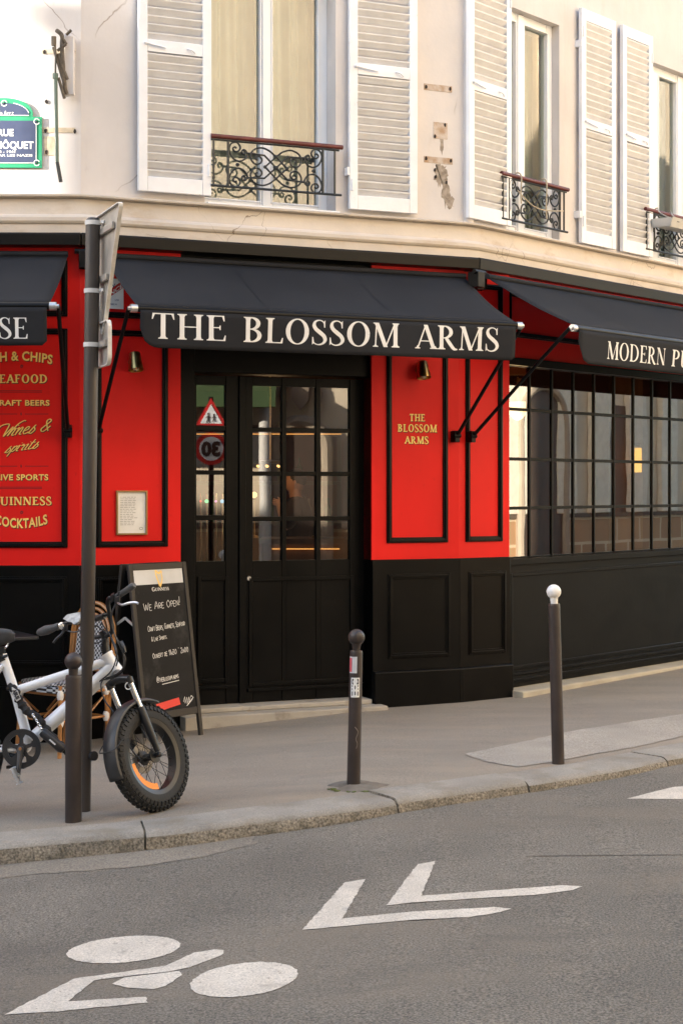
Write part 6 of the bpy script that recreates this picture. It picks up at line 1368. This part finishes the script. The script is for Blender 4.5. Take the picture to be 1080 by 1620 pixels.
pj = lambda q: Vector((hx.x + .045 * S + q[0] * S, hx.y + q[1] * S, .06 + q[2] * S))
def skin_mesh(joints, edges, rads, name, mat, par):
    me = bpy.data.meshes.new('skin'); me.from_pydata([q - Vector(par['_loc']) for q in joints], edges, [])
    o = bpy.data.objects.new('skin', me); COL.objects.link(o); o.modifiers.new('s', 'SKIN'); sb_ = o.modifiers.new('d', 'SUBSURF'); sb_.levels = 2; sb_.render_levels = 2
    for i, r_ in enumerate(rads): me.skin_vertices[0].data[i].radius = (r_, r_)
    me.skin_vertices[0].data[0].use_root = True
    out = bpy.data.meshes.new_from_object(o.evaluated_get(bpy.context.evaluated_depsgraph_get())); bpy.data.objects.remove(o)
    out.name = name; out.materials.clear(); out.materials.append(mat); out.polygons.foreach_set('use_smooth', [True] * len(out.polygons))
    o2 = bpy.data.objects.new(name, out); COL.objects.link(o2); o2.parent = par; o2['_loc'] = Vector(par['_loc']); return o2
skin = M('skin', (.50, .28, .19), .5)
jv = [pj(J[k]) for k in ks]; jr = [J[k][3] * S for k in ks]; je = [(ks.index(a), ks.index(b)) for a, b in ed]
hand = pj(J['haL'])
for i, (dz, L_) in enumerate(((-.028, .07), (-.010, .08), (.010, .076), (.027, .06))):
    b0 = len(jv); jv += [hand + Vector((-.03, .02 + .002 * i, dz)) * S, hand + Vector((-.03 - L_ * .5, .04, dz + .01)) * S, hand + Vector((-.02 - L_ * .6, .08, dz + .012)) * S]; jr += [.010, .009, .008]; je += [(ks.index('haL'), b0), (b0, b0 + 1), (b0 + 1, b0 + 2)]
b0 = len(jv); jv += [hand + Vector((.01, .03, .03)) * S, hand + Vector((-.02, .05, .055)) * S]; jr += [.011, .009]; je += [(ks.index('haL'), b0), (b0, b0 + 1)]
bdy = skin_mesh(jv, je, jr, 'body', skin, pr_)
m = MB(); hc = pj((-.045, 0, 1.63)); m.ball(hc, .106 * S, 18, (.98, .80, 1.18)); m.ball(hc + Vector((-.108, 0, -.012)) * S, .017 * S, 8, (1.3, .8, 1.2)); m.ball(hc + Vector((-.094, 0, -.06)) * S, .018 * S, 8, (.7, 1.5, .4))
for sd in (1, -1): m.ball(hc + Vector((-.090, .032 * sd, .012)) * S, .013 * S, 8); m.ball(hc + Vector((.005, .084 * sd, -.01)) * S, .026 * S, 8, (.7, .35, 1.2))
m.build('face', skin, pr_)
m = MB(); m.ball(hc + Vector((.022, 0, .035)) * S, .108 * S, 16, (.95, .86, .98)); m.build('hair', M('hair_dark', (.02, .012, .008), .6), pr_)
J['collar'] = (-.02, 0, 1.44, .075); sk = ['pelvis', 'waist', 'chest', 'shL', 'elL', 'shR', 'elR', 'collar']; m_ = [pj(J[k]) for k in sk]
skin_mesh(m_ , [(0, 1), (1, 2), (2, 3), (3, 4), (2, 5), (5, 6), (2, 7)], [J[k][3] * S * 1.28 + .012 for k in sk], 'shirt', M('shirt_dark', (.03, .022, .025), .9), pr_)
sk = ['pelvis', 'hipL', 'knL', 'anL', 'hipR', 'knR', 'anR']; skin_mesh([pj(J[k]) for k in sk], [(0, 1), (1, 2), (2, 3), (0, 4), (4, 5), (5, 6)], [J[k][3] * S * 1.08 + .008 for k in sk], 'trousers', M('trousers_dark', (.012, .014, .02), .9), pr_)
for o in COL.objects:
    if '_loc' in o: del o['_loc']
